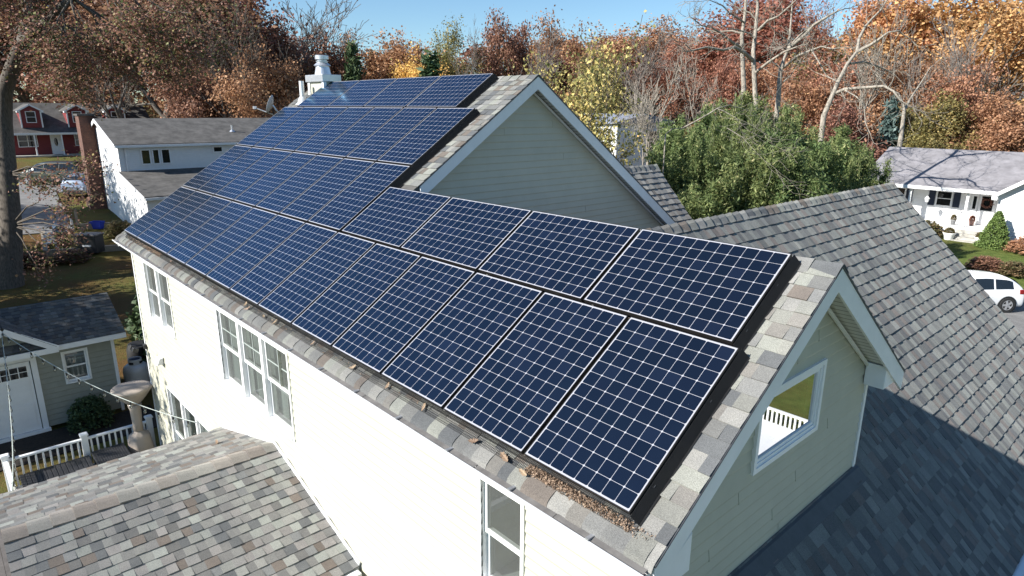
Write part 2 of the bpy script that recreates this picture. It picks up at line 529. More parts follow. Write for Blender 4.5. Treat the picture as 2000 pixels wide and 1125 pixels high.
# ------------------------------------------------------------------ the main house
rng = random.Random(7)
TH = R(34.138); ct, st = math.cos(TH), math.sin(TH); TAN = math.tan(TH)
UX = (1, 0, 0); VS = (0, ct, st); NS = (0, -st, ct)
EY, EZ = -0.08, 5.59                       # front eave edge of the shingles
XL, XU, XN = -0.46, 7.97, 14.30            # left rake, upper gable rake, near gable rake
YU, YN = 4.98, 2.34                        # ridges
ZU = EZ + (YU - EY) * TAN; ZN = EZ + (YN - EY) * TAN
WY = 0.13                                  # front wall
SB = 0.70                                  # back slope of the near wing
def z_front(y): return EZ + (y - EY) * TAN
def z_nback(y): return ZN - SB * (y - YN)
def z_uback(y): return ZU - TAN * (y - YU)

house = thing('suburban_house', 'cream sided two storey house with solar panels on its grey shingle roof', 'house', (7, 5, 0))

# front slope
mb = MB()
shingles(mb, (XL, EY, EZ), UX, VS, NS, (YN - EY) / ct - .02, lambda v: (0, XN - XL), rng, v0=0.145)
shingles(mb, (XL, EY, EZ), UX, VS, NS, (YU - EY) / ct - .02, lambda v: (0, XU - XL), rng, v0=0.145 * 21)
# the lowest course droops over the gutter
x = 0.0
oo = np.array((XL, EY, EZ)); uu = np.array(UX, float); vv = np.array(VS); nn = np.array(NS)
while x < XN - XL - .001:
    w = rng.uniform(.10, .21); x2 = min(x + w, XN - XL); c = PAL_ROOF[rng.randrange(8)]; k = rng.uniform(.9, 1.1); col = tuple(q * k for q in c)
    h = rng.choice((.012, .021)); dr = rng.uniform(-.006, .012)
    rows = [(-.05 - dr * .5, -.022 + h * .4), (-.018, -.004 + h * .8), (.03, h), (.09, h * .6), (.15, .003)]
    pr_ = None
    for (va, ha) in rows:
        q = (oo + uu * x + vv * va + nn * ha, oo + uu * x2 + vv * va + nn * ha)
        if pr_: mb.face((pr_[0], pr_[1], q[1], q[0]), col)
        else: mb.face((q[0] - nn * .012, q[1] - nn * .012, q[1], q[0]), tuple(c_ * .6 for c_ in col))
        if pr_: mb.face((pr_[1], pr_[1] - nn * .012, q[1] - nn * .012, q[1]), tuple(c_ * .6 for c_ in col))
        pr_ = q
    x = x2
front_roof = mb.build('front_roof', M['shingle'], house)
# roof boards below the shingles
s = MB()
t_ = .14
s.prism([(XL + .03, EY + .03, EZ - .02), (XL + .03, YN, ZN - .003 - .02), (XL + .03, YN, ZN - t_), (XL + .03, EY + .03, EZ - t_)], (XN - XL - .06, 0, 0))
s.prism([(XL + .03, YN, ZN - .004), (XL + .03, YU, ZU - .004), (XL + .03, YU, ZU - t_), (XL + .03, YN, ZN - t_)], (XU - XL - .06, 0, 0))
s.prism([(XL + .03, YU + .002, ZU - .02), (XL + .03, 10.04, z_uback(10.04) - .02), (XL + .03, 10.04, z_uback(10.04) - t_), (XL + .03, YU + .002, ZU - t_)], (XU - XL - .06, 0, 0))
s.prism([(7.8, YN + .002, ZN - .02), (7.8, 4.54, z_nback(4.54) - .02), (7.8, 4.54, z_nback(4.54) - t_), (7.8, YN + .002, ZN - t_)], (XN - .03 - 7.8, 0, 0))
s.build('roof_deck', M['underlay'], house)
# back slopes
bk = MB()
VB = (0, -ct, st); NB = (0, st, ct)
shingles(bk, (XU, 10.04, z_uback(10.04)), (-1, 0, 0), VB, NB, (10.04 - YU) / ct - .02, lambda v: (0, XU - XL), rng, expo=.145)
tb = math.atan(SB)
shingles(bk, (XN, 4.54, z_nback(4.54)), (-1, 0, 0), (0, -math.cos(tb), math.sin(tb)), (0, math.sin(tb), math.cos(tb)), (4.54 - YN) / math.cos(tb) - .02, lambda v: (0, XN - 7.8), rng)
bk.build('back_roof', M['shingle'], house)
rc_ = MB()
ridge_caps(rc_, (XN + .01, YN, ZN), (7.8, YN, ZN), (0, -ct, -st), (0, math.cos(tb), -math.sin(tb)), rng, half=.16, expo=.24)
rc_.build('ridge_caps', M['shingle'], house); rc_ = MB()
ridge_caps(rc_, (XU + .01, YU, ZU), (XL, YU, ZU), (0, -ct, -st), (0, ct, -st), rng, half=.16, expo=.22)
rc_.build('ridge_caps', M['shingle'], house)

# rake boards, soffits, eave returns
def rake(par, x_out, pts, depth=.20, thick=.025, over=.22, drop=.012):
    """white barge board along pts (y, z) at the gable plane x_out, with soffit behind it"""
    f = MB(); so2 = MB(); edge = MB()
    for (a, b) in zip(pts[:-1], pts[1:]):
        a0 = (x_out - thick, a[0], a[1] - drop); b0 = (x_out - thick, b[0], b[1] - drop)
        f.prism([a0, b0, (b0[0], b0[1], b0[2] - depth), (a0[0], a0[1], a0[2] - depth)], (thick, 0, 0))
        e0 = (x_out - .05, a[0], a[1] - .002); e1 = (x_out - .05, b[0], b[1] - .002)
        edge.prism([e0, e1, (e1[0], e1[1], e1[2] - .018), (e0[0], e0[1], e0[2] - .018)], (.058, 0, 0))
        # boarded soffit: narrow grooved strips
        L = math.hypot(b[0] - a[0], b[1] - a[1]); N = max(1, int(L / .10))
        for i in range(N):
            t0, t1 = i / N, (i + 1) / N - .10 / N * 1.0
            q = lambda t, xx, dz: (xx, a[0] + (b[0] - a[0]) * t, a[1] + (b[1] - a[1]) * t - depth * .80 - dz)
            so2.face((q(t0, x_out - thick, 0), q(t1, x_out - thick, 0), q(t1, x_out - over, 0), q(t0, x_out - over, 0)))
            so2.face((q(t1, x_out - thick, 0), q((i + 1) / N, x_out - thick, -.01), q((i + 1) / N, x_out - over, -.01), q(t1, x_out - over, 0)))
    f.build('rake_board', M['trim'], par)
    edge.build('drip_edge', M['flash'], par)
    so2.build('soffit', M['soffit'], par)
rake(house, XN, [(EY, EZ), (YN, ZN), (4.54, z_nback(4.54))], depth=.22, over=.245)
rake(house, XU, [(YN + .15, z_front(YN + .15)), (YU, ZU), (10.04, z_uback(10.04))], depth=.22, over=.22)
rake(house, XL + .025, [(EY, EZ), (YU, ZU), (10.04, z_uback(10.04))], depth=.2, over=-.2)
er = MB()
er.prism([(14.07, 4.02, 5.60), (14.07, 4.40, 5.60), (14.07, 4.40, 5.76), (14.07, 4.02, 5.86)], (.205, 0, 0))
er.build('eave_return', M['trim'], house, bevel=.006)
er = MB()
er.prism([(14.07, -.05, 5.28), (14.07, .40, 5.28), (14.07, .40, 5.60), (14.07, -.05, 5.36)], (.205, 0, 0))
er.build('eave_return', M['trim'], house, bevel=.006)
# thin frieze where soffit meets the near gable wall
fz = MB()
fz.beam((14.085, YN, ZN - .235), (14.085, 4.03, z_nback(4.03) - .225), .02, .035)
fz.build('frieze_strip', M['trim'], house); fz = MB()
fz.beam((14.085, YN, ZN - .235), (14.085, .2, z_front(.2) - .225), .02, .035)
fz.build('frieze_strip', M['trim'], house); fz = MB()
fz.beam((7.785, YU, ZU - .235), (7.785, 9.6, z_uback(9.6) - .225), .02, .035)
fz.build('frieze_strip', M['trim'], house)

# eave: fascia, gutter with guard
g_ = MB()
gy0, gy1 = EY - .012, EY - .092
prof = [(gy0, EZ - .06), (gy0, EZ - .112), (gy1 + .03, EZ - .112), (gy1 + .025, EZ - .09), (gy1, EZ - .07), (gy1, EZ - .05)]
for i in range(len(prof) - 1):
    a, b = prof[i], prof[i + 1]
    g_.face(((XL - .02, a[0], a[1]), (XN - .02, a[0], a[1]), (XN - .02, b[0], b[1]), (XL - .02, b[0], b[1])))
g_.box(XL - .02, XN - .02, gy1 - .008, gy1 + .004, EZ - .053, EZ - .043)
g_.face([(XN - .02, y, z) for y, z in prof]); g_.face([(XL - .02, y, z) for y, z in prof][::-1])
go_ = g_.build('gutter', M['white_metal'], house)
gg = MB(); x = XL
while x < XN - .04:
    x2 = min(x + rng.uniform(.85, 1.0), XN - .022); j = rng.uniform(-.003, .003)
    gg.face(((x, gy1 + .012, EZ - .047 + j), (x2 - .008, gy1 + .012, EZ - .047 + j), (x2 - .008, gy0 + .01, EZ - .030 + j), (x, gy0 + .01, EZ - .030 + j)))
    x = x2
gg.build('gutter_guard', M['guard'], go_)
x = XL + .3
while x < XN:
    hg = MB(); hg.box(x, x + .03, gy1 - .006, gy0, EZ - .042, EZ - .026); x += .82
    hg.build('hanger_clip', M['alu'], go_)
fs = MB()
fs.box(XL, XN - .03, EY + .005, EY + .03, EZ - .155, EZ - .035)
fs.build('fascia', M['trim'], house)
sf = MB()
sf.box(XL + .02, 14.05, EY + .03, WY + .01, EZ - .155, EZ - .145)
sf.box(-.35, 14.0, 4.16, 4.5, 5.55, 5.56)
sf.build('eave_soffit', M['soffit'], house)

# walls
wins = [(0.78, 2.52, 3.95, 5.2, 2), (5.34, 8.10, 3.93, 5.2, 3), (12.28, 12.82, 4.12, 5.22, 1)]
gwin = (1.28, 4.2, .25, 2.42)
holes = [(w_[0], w_[1], w_[2], w_[3]) for w_ in wins] + [gwin]
mb = MB()
lap_siding(mb, (0, WY, 0), (1, 0, 0), (0, -1, 0), 0.25, EZ - .15, lambda z: (-.20, 14.05), holes, expo=.115)
mb.build('front_wall', M['siding'], house)
for i, (a, b, c, d, n_) in enumerate(wins):
    window(house, (0, WY, 0), (1, 0, 0), (0, -1, 0), a, b, c, d, lights=n_, grid=(n_ == 3), curtain=(n_ == 3), casing_proud=.026, room=.42, pane=M['screened_pane'])
window(house, (0, WY, 0), (1, 0, 0), (0, -1, 0), *gwin, lights=3, grid=False, curtain=False, casing_proud=.026, room=.42)
# upper gable
def ur_u(z):
    z2 = z + .19
    lo = max(WY, EY + (z2 - EZ) / TAN); hi = min(9.83, YU + (ZU - z2) / TAN)
    return (lo, hi) if hi > lo + .01 else None
mb = MB()
lap_siding(mb, (7.75, 0, 0), (0, 1, 0), (1, 0, 0), 4.6, ZU - .19, ur_u, expo=.118, seams=.42, rng=random.Random(3))
mb.build('upper_gable_wall', M['siding'], house)
def ur_n(z):
    z2 = z + .20
    lo = max(WY, EY + (z2 - EZ) / TAN); hi = min(4.14, YN + (ZN - z2) / SB)
    return (lo, hi) if hi > lo + .01 else None
mb = MB()
gw_ = (1.66, 2.84, 5.50, 6.16)
lap_siding(mb, (14.05, 0, 0), (0, 1, 0), (1, 0, 0), 4.53, ZN - .20, ur_n, [gw_], expo=.118, proud=.018, seams=.7, rng=random.Random(11))
mb.build('near_gable_wall', M['siding'], house)
# its window: one wide reflecting pane in a double white frame
f = MB()
def fbar(y0, y1, z0, z1, x0, x1): f.box(x0, x1, y0, y1, z0, z1)
a, b, c, d = gw_
for (k, xo) in ((.0, 14.092), (.045, 14.078), (.075, 14.066)):
    w_ = .045 if k == 0 else .03
    A, B, C, D = a - .04 + k, b + .04 - k, c - .04 + k, d + .04 - k
    fbar(A, A + w_, C, D, 13.98, xo); fbar(B - w_, B, C, D, 13.98, xo); fbar(A + w_, B - w_, D - w_, D, 13.98, xo); fbar(A + w_, B - w_, C, C + w_, 13.98, xo)
gwf = f.build('gable_window', M['vinyl'], house)
g = MB(); g.face(((14.05, a + .04, c + .04), (14.05, b - .04, c + .04), (14.05, b - .04, d - .04), (14.05, a + .04, d - .04)))
g.build('pane', M['mirror_pane'], gwf)
rm = MB(); rm.box(13.4, 13.97, a, b, c, d); rm.build('room_lining', M['room'], gwf)
# corner boards, base flashing
cb = MB()
cb.box(14.05, 14.078, 4.11, 4.165, 4.5, 5.60); cb.box(13.9, 14.05, 4.142, 4.165, 4.0, 5.62)
cb.build('corner_board', M['trim'], house); cb = MB()
cb.box(-.225, -.16, WY - .026, WY, .2, EZ - .2); cb.box(-.225, -.2, WY, WY + .08, .2, EZ - .2)
cb.build('corner_board', M['trim'], house); cb = MB()
cb.box(14.00, 14.076, WY - .03, WY - .001, 4.4, 5.36)
cb.build('corner_board', M['trim'], house); cb = MB()
cb.box(14.052, 14.082, WY + .01, 4.11, 4.495, 4.53)
cb.build('corner_board', M['trim'], house)
fl = MB(); fl.prism([(14.06, .1, 4.56), (14.11, .1, 4.54), (14.22, .1, 4.43), (14.2, .1, 4.40), (14.06, .1, 4.48)], (0, 4.1, 0))
fl.build('base_flashing', M['flash'], house)
# remaining walls, plain
pw = MB()
pw.prism([(-.2, WY + .004, 0), (-.2, 9.83, 0), (-.2, 9.83, z_uback(9.83) - .2), (-.2, YU, ZU - .2), (-.2, WY + .004, z_front(WY) - .2)], (.02, 0, 0))
pw.box(-.18, 7.74, 9.8, 9.83, 0, 5.5); pw.box(7.76, 14.04, 4.1, 4.138, 2.5, 5.6); pw.box(-.18, 14.04, WY + .62, WY + .66, 0, 5.3)
pw.build('side_wall', M['siding'], house)

# garage wing: ridge runs back, right slope falls towards +x
GX, GZ = 11.6, 7.03; GE = 15.5; GY1 = 11.75
q2 = math.sqrt(.5)
def gr(v):
    X_ = GE - v * q2; z = GZ - (X_ - GX)
    if X_ > 14.04: y0 = -.15
    elif X_ > 13.0: y0 = 4.15
    else: y0 = YN + (ZN - z) / SB - .03
    return (y0, GY1)
mb = MB()
shingles(mb, (GE, 0, GZ - (GE - GX)), (0, 1, 0), (-q2, 0, q2), (q2, 0, q2), (GE - GX) / q2 - .02, gr, rng, expo=.168, pal=[(.19, .195, .19), (.215, .225, .215), (.155, .16, .16), (.185, .168, .16), (.23, .235, .225), (.135, .138, .142)], thick=.007, wr=(.07, .16))
shingles(mb, (7.8, 0, GZ - (GX - 7.8)), (0, -1, 0), (q2, 0, q2), (-q2, 0, q2), (GX - 7.8) / q2 - .02, lambda v: (-GY1, -max(4.6, YN + (ZN - (GZ - (GX - 7.8) + v * q2)) / SB)), rng, expo=.168, pal=PAL_ROOF, wr=(.14, .3))
mb.build('garage_roof', M['shingle'], house)
s = MB()
s.prism([(GE - .04, -.12, GZ - (GE - GX) - .02 + .04), (14.06, -.12, GZ - (14.06 - GX) - .02), (14.06, -.12, GZ - (14.06 - GX) - .16), (GE - .04, -.12, GZ - (GE - GX) - .14)], (0, GY1 + .10, 0))
s.prism([(14.05, 4.15, GZ - (14.05 - GX) - .02), (GX, 4.15, GZ - .02), (7.8, 4.15, GZ - 3.8 - .02), (7.8, 4.15, GZ - 3.95), (GX, 4.15, GZ - .2), (14.05, 4.15, GZ - (14.05 - GX) - .16)], (0, GY1 - 4.17, 0))
s.build('garage_roof_deck', M['underlay'], house)
rc_ = MB(); ridge_caps(rc_, (GX, GY1 + .01, GZ), (GX, 2.75, GZ), (q2, 0, -q2), (-q2, 0, -q2), rng, half=.15, expo=.19, rise=.012)
rc_.build('garage_ridge_caps', M['shingle'], house)
gt = MB()
gt.box(GE - .01, GE + .11, -.15, GY1, GZ - (GE - GX) - .14, GZ - (GE - GX) - .03)
gt.build('garage_gutter', M['white_metal'], house, bevel=.01)
rk = MB()
for yy in (GY1 - .02, -.165):
    rk.prism([(GX, yy, GZ - .015), (GE, yy, GZ - (GE - GX) - .015), (GE, yy, GZ - (GE - GX) - .2), (GX, yy, GZ - .2), (7.8, yy, GZ - 4.0), (7.8, yy, GZ - 3.815)] if yy > 0 else
             [(14.08, yy, GZ - (14.08 - GX) - .015), (GE, yy, GZ - (GE - GX) - .015), (GE, yy, GZ - (GE - GX) - .2), (14.08, yy, GZ - (14.08 - GX) - .2)], (0, .024, 0))
rk.build('garage_rake_board', M['trim'], house)
gwl = MB()
gwl.box(15.2, 15.25, 0, GY1 - .25, 0, GZ - (15.2 - GX) - .15)
gwl.prism([(7.9, GY1 - .3, 0), (15.2, GY1 - .3, 0), (15.2, GY1 - .3, GZ - 3.75), (GX, GY1 - .3, GZ - .2), (7.9, GY1 - .3, GZ - 3.9)], (0, .04, 0))
gwl.prism([(14.06, .13, 0), (15.2, .13, 0), (15.2, .13, 3.2), (14.06, .13, 4.35)], (0, .04, 0))
gwl.build('garage_wall', M['siding'], house)

# rear wing roof seen past the upper gable
mb = MB(); RX, RZ, RS = 6.62, 7.13, 1.08; rn = math.hypot(1, RS)
shingles(mb, (8.6, 0, RZ - RS * (8.6 - RX)), (0, 1, 0), (-1 / rn, 0, RS / rn), (RS / rn, 0, 1 / rn), (8.6 - RX) * rn - .02, lambda v: (7.0, 10.45), rng, expo=.16, pal=[(.26, .26, .25), (.22, .22, .22), (.29, .285, .27), (.2, .19, .18)], thick=.012)
shingles(mb, (4.64, 0, RZ - RS * (RX - 4.64)), (0, -1, 0), (1 / rn, 0, RS / rn), (-RS / rn, 0, 1 / rn), (RX - 4.64) * rn - .02, lambda v: (-10.45, -7.0), rng, expo=.16)
mb.build('rear_wing_roof', M['shingle'], house)
s = MB(); s.prism([(8.55, 7, RZ - RS * 1.93 - .02), (RX, 7, RZ - .02), (4.7, 7, RZ - RS * 1.92 - .02), (4.7, 7, RZ - RS * 1.92 - .18), (RX, 7, RZ - .2), (8.55, 7, RZ - RS * 1.93 - .18)], (0, 3.42, 0)); s.box(4.9, 8.3, 9.9, 10.2, 0, 5.2)
s.build('rear_wing_deck', M['underlay'], house)
rc_ = MB(); ridge_caps(rc_, (RX, 10.46, RZ), (RX, 7.6, RZ), (1 / rn, 0, -RS / rn), (-1 / rn, 0, -RS / rn), rng, half=.15, expo=.19, rise=.018)
rc_.build('rear_wing_ridge_caps', M['shingle'], house)

# porch wing on the front
PX, PZ, PS = 7.36, 3.54, 0.28; PE0, PE1 = 4.93, 9.86; PY0 = -3.2; pn = math.hypot(1, PS)
mb = MB()
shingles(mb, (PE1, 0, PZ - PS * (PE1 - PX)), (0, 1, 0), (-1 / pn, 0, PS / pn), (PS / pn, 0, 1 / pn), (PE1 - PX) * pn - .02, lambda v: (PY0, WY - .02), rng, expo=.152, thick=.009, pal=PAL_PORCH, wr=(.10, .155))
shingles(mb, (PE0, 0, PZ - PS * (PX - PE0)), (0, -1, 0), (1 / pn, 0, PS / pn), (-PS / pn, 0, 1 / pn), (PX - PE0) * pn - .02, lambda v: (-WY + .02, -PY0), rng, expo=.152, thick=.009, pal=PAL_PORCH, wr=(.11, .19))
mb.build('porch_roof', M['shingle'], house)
rc_ = MB(); ridge_caps(rc_, (PX, PY0, PZ), (PX, WY - .03, PZ), (-1 / pn, 0, -PS / pn), (1 / pn, 0, -PS / pn), rng, half=.17, expo=.24, rise=.022, pal=[(.42, .38, .335), (.44, .425, .38), (.36, .315, .275), (.41, .39, .35)])
rc_.build('porch_ridge_caps', M['shingle'], house)
s = MB(); s.prism([(PE1 - .03, PY0 + .03, PZ - PS * (PE1 - PX) - .012), (PX, PY0 + .03, PZ - .02), (PE0 + .03, PY0 + .03, PZ - PS * (PX - PE0) - .012), (PE0 + .03, PY0 + .03, PZ - .85), (PE1 - .03, PY0 + .03, PZ - .85)], (0, WY - .02 - PY0 - .03, 0))
s.build('porch_roof_deck', M['trim'], house)
gt = MB(); gt.box(PE1 - .005, PE1 + .11, PY0, WY - .06, PZ - PS * (PE1 - PX) - .12, PZ - PS * (PE1 - PX) - .015)
gt.build('porch_gutter', M['white_metal'], house, bevel=.012)
stf = MB()
stf.beam((PX, WY - .03, PZ + .035), (PE1, WY - .03, PZ - PS * (PE1 - PX) + .035), .02, .05)
stf.beam((PX, WY - .03, PZ + .035), (PE0, WY - .03, PZ - PS * (PX - PE0) + .035), .02, .05)
stf.build('step_flashing', M['white_metal'], house)
pp = MB()
for px_ in (5.2, 9.6):
    pp = MB(); pp.box(px_ - .07, px_ + .07, PY0 + .15, PY0 + .29, 0, PZ - .8); pp.build('porch_post', M['vinyl'], house)

# chimney chase with metal flue
ch = MB(); ch.box(-.02, .78, 4.63, 5.00, 8.4, 9.13)
cho = ch.build('chimney', M['siding'], house)
c2 = MB()
for (a, b, c, d) in ((-.05, .05, 4.60, 4.68), (.72, .81, 4.60, 4.68), (-.05, .05, 4.95, 5.03), (.72, .81, 4.95, 5.03)): c2.box(a, b, c, d, 8.4, 9.12)
c2.build('chase_corner_board', M['trim'], cho)
c3 = MB(); c3.box(-.09, .85, 4.56, 5.07, 9.08, 9.25); c3.build('chase_cap', M['alu'], cho, bevel=.01)
c4 = MB(); c4.lathe([(.205, 9.25), (.165, 9.44), (.165, 9.455), (.20, 9.465), (.21, 9.475), (.135, 9.545), (.135, 9.565), (.155, 9.57), (.155, 9.582), (.12, 9.585), (.12, 9.615), (.165, 9.62), (.17, 9.625), (.17, 9.705), (.155, 9.72), (.02, 9.73)], (.38, 4.82, 0), 28)
c4.build('flue_cap', M['alu'], cho, smooth=False)
vp = MB(); vp.tube([(.10, 4.36, 8.55), (.10, 4.36, 9.10)], .058, 14); vo = vp.build('vent_pipe', M['white_metal'], house, smooth=False)
vb = MB(); vb.lathe([(.13, 8.56), (.09, 8.68), (.065, 8.72)], (.10, 4.36, 0), 14); vb.obox((.10, 4.30, 8.585), (1, 0, 0), VS, NS, .11, .11, .006); vb.build('vent_boot', M['white_metal'], vo)
# wall fittings
fl2 = MB(); fl2.box(-.18, -.06, WY - .08, WY - .02, 2.95, 3.06); fl2.beam((-.12, WY - .05, 3.02), (-.16, WY - .22, 3.0), .03, .03)
for dx in (-.16, .06): fl2.obox((-.16 + dx, WY - .27, 2.98), (1, 0, 0), (0, .9, -.43), (0, .43, .9), .07, .06, .05)
fl2.build('floodlight', M['black_plastic'], house, bevel=.008)
vh = MB(); vh.prism([(1.1, WY - .02, 2.98), (1.1, WY - .16, 2.98), (1.1, WY - .10, 3.12), (1.1, WY - .02, 3.14)], (.22, 0, 0)); vh.build('vent_hood', M['white_metal'], house, bevel=.01)

# satellite dish on the left rake
dish = thing('satellite_dish', 'grey satellite dish on an arm at the left edge of the solar roof', 'satellite dish', (-.62, 4.1, 8.0))
dx_ = Vector((-.55, -.75, .35)).normalized(); dc = Vector((-.62, 3.86, 8.52))
d_ = MB(); d_.lathe([(.02, 0), (.12, .012), (.18, .035), (.235, .065), (.238, .06), (.18, .028), (.12, .004), (.02, -.008)], dc, 24, ax=dx_)
d_.build('reflector', plain('grey_dish', (.30, .31, .32), .5), dish, smooth=True)
d_ = MB(); d_.tube([dc - dx_ * .02, dc - dx_ * .1 + Vector((0, 0, -.1)), Vector((-.55, 4.12, 8.2))], .022, 8); d_.build('mast', M['alu'], dish)
d_ = MB(); d_.tube([dc + Vector((0, 0, -.24)), dc + dx_ * .42 + Vector((-.12, 0, -.22))], .014, 6); d_.box(*[q for k in range(3) for q in ((dc + dx_ * .42 + Vector((-.12, 0, -.22)))[k] - .035, (dc + dx_ * .42 + Vector((-.12, 0, -.22)))[k] + .035)]); d_.build('feed_arm', M['alu'], dish)

# ------------------------------------------------------------------ solar panels
PW, PH, GU, GV, DP = 1.046, 1.559, 0.0348, 0.0359, 0.14
O3 = Vector((0, -.0056, 5.8083)); Uv, Vv, Nv = Vector(UX), Vector(VS), Vector(NS)
def slope_pt(u_, v_, n_=0.0): return O3 + Uv * u_ + Vv * v_ + Nv * n_
RP = Matrix((Uv, Vv, Nv)).transposed()
E_P = RP.to_euler(); E_L = (RP @ Matrix.Rotation(PI / 2, 3, 'Z')).to_euler()
def make_panel():
    t = thing('solar_panel', 'panel', 'solar panel')
    f = MB(); w, h, b, dz = PW / 2, PH / 2, .0055, .042
    for (x0, x1, y0, y1) in ((-w, -w + b, -h, h), (w - b, w, -h, h), (-w + b, w - b, -h, -h + b), (-w + b, w - b, h - b, h)):
        f.box(x0, x1, y0, y1, -dz, 0)
    f.build('frame', M['frame_black'], t, world=False)
    g = MB(); g.face(((-w + b, -h + b, -.0025), (w - b, -h + b, -.0025), (w - b, h - b, -.0025), (-w + b, h - b, -.0025)))
    g.face(((-w + b, -h + b, -.03), (-w + b, h - b, -.03), (w - b, h - b, -.03), (w - b, -h + b, -.03)))
    g.build('cell_glass', M['cells'], t, world=False)
    return t
ORD = ['first', 'second', 'third', 'fourth', 'fifth', 'sixth', 'seventh', 'eighth', 'ninth', 'tenth', 'eleventh', 'twelfth', 'thirteenth']
proto = make_panel(); used_p = False
def put_panel(u_, v_, land, label, group):
    global used_p
    o = proto if not used_p else dup(proto, (0, 0, 0))
    used_p = True
    o['label'] = label; o['group'] = group
    o.location = slope_pt(u_, v_); o.rotation_euler = E_L if land else E_P
for i in range(13):
    nm = 'upright solar panel, ' + ORD[12 - i] + ' from the near gable in the lowest row along the gutter'
    put_panel(i * (PW + GU) + PW / 2, PH / 2, False, nm, 'solar panels in the lowest row')
for i in range(7):
    put_panel(i * (PW + GU) + PW / 2, PH * 1.5 + GV, False, 'upright solar panel, ' + ORD[6 - i] + ' from the sideways ones in the second row up', 'upright solar panels in the second row')
for i in range(4):
    put_panel(7.579 + GU / 2 + i * (PH + GU) + PH / 2, PH + GV + PW / 2, True, 'sideways solar panel, ' + ORD[3 - i] + ' from the near gable in the second row up', 'sideways solar panels in the second row')
for i in range(7):
    put_panel(i * (PW + GU) + PW / 2, PH * 2.5 + 2 * GV, False, 'upright solar panel, ' + ORD[6 - i] + ' from the upper gable in the third row up', 'solar panels in the third row')
for i in range(4):
    put_panel(.614 + GU / 2 + i * (PH + GU) + PH / 2, PH * 3 + 3 * GV + PW / 2, True, 'sideways solar panel, ' + ORD[3 - i] + ' from the upper gable in the top row below the ridge', 'solar panels in the top row')

# rails under the array and black wire guard round it
ra = thing('panel_rails', 'dark mounting rails running under the solar panels', 'mounting rail', slope_pt(0, 0, -.1))
r_ = MB()
RE1 = 13 * (PW + GU) - .1; RE2 = 7.579 + 4 * (PH + GU) - .15; RE3 = 7 * (PW + GU) - .1; RE4 = .614 + 4 * (PH + GU) - .15
for (v_, u0_, u1_) in ((.3, .05, RE1), (1.25, .05, RE1), (PH + GV + .25, .05, RE2), (PH + GV + .8, .05, RE2), (PH + GV + 1.3, .05, RE3), (2 * PH + 2 * GV + .3, .05, RE3), (2 * PH + 2 * GV + 1.25, .05, RE3), (3 * PH + 3 * GV + .25, .7, RE4), (3 * PH + 3 * GV + .8, .7, RE4)):
    r_.obox(slope_pt((u0_ + u1_) / 2, v_, -.08), Uv, Vv, Nv, (u1_ - u0_) / 2, .02, .03)
r_.build('rail', M['frame_black'], ra)

def guard(label, a, b, out, cell=.0135, flange=.075, clips=True, wr=.0011, bulge=.010):
    """black wire skirt from panel edge a->b (u,v pairs) down to the roof, with a flange outwards"""
    A = slope_pt(a[0], a[1]); B = slope_pt(b[0], b[1]); d = (B - A); L = d.length; d.normalize()
    out = (Uv * out[0] + Vv * out[1])
    g = thing('wire_guard', label, 'wire guard', slope_pt((a[0] + b[0]) / 2, (a[1] + b[1]) / 2, -.1))
    w = MB()
    prof = [(.004, -.03), (bulge, -.118), (flange, -.126)]
    n = int(L / cell)
    for i in range(n + 1):
        p = A + d * (L * i / n)
        for (q, r) in zip(prof[:-1], prof[1:]):
            x0 = p + out * q[0] + Nv * q[1]; x1 = p + out * r[0] + Nv * r[1]
            w.beam(x0, x1, wr * 2, wr * 2, up=d)
    for (q, r) in zip(prof[:-1], prof[1:]):
        ll = math.hypot(r[0] - q[0], r[1] - q[1]); k = max(2, int(ll / cell))
        for j in range(k + 1):
            t = j / k; o2 = out * (q[0] + (r[0] - q[0]) * t) + Nv * (q[1] + (r[1] - q[1]) * t)
            w.beam(A + o2, B + o2, wr * 2, wr * 2, up=Nv)
    w.build('mesh', M['black_mesh'], g)
    if clips:
        k = max(2, int(L / .55))
        for j in range(k):
            c = MB(); p = A + d * (L * (j + .35) / k) + out * .016 + Nv * (-.065)
            c.obox(p, d, out, Nv, .012, .003, .011); c.build('clip', M['flash'], g)
guard('black wire guard along the lowest panel edge above the gutter', (-.005, -.004), (13 * (PW + GU) - GU + .005, -.004), (0, -1), cell=.0165, flange=.085, clips=False)
guard('black wire guard down the near gable end of the lowest panel row', (13 * (PW + GU) - GU + .004, -.01), (13 * (PW + GU) - GU + .004, PH + .02), (1, 0), cell=.0065, flange=.052, wr=.0021, bulge=.042)
guard('black wire guard at the near gable end of the sideways second row', (7.579 + 4 * (PH + GU) - GU / 2 + .004, PH + GV), (7.579 + 4 * (PH + GU) - GU / 2 + .004, PH + GV + PW + .02), (1, 0), cell=.0065, flange=.052, wr=.0021, bulge=.042)
guard('black wire guard beside the upper gable on the two upright rows', (7 * (PW + GU) - GU + .004, PH + GV + PW + .03), (7 * (PW + GU) - GU + .004, 3 * PH + 2 * GV + .02), (1, 0), cell=.0065, flange=.052, wr=.0021, bulge=.042)
guard('black wire guard beside the upper gable at the end of the top row', (.614 + 4 * (PH + GU) - GU / 2 + .004, 3 * PH + 3 * GV), (.614 + 4 * (PH + GU) - GU / 2 + .004, 3 * PH + 3 * GV + PW + .02), (1, 0), cell=.0065, flange=.052, wr=.0021, bulge=.042)

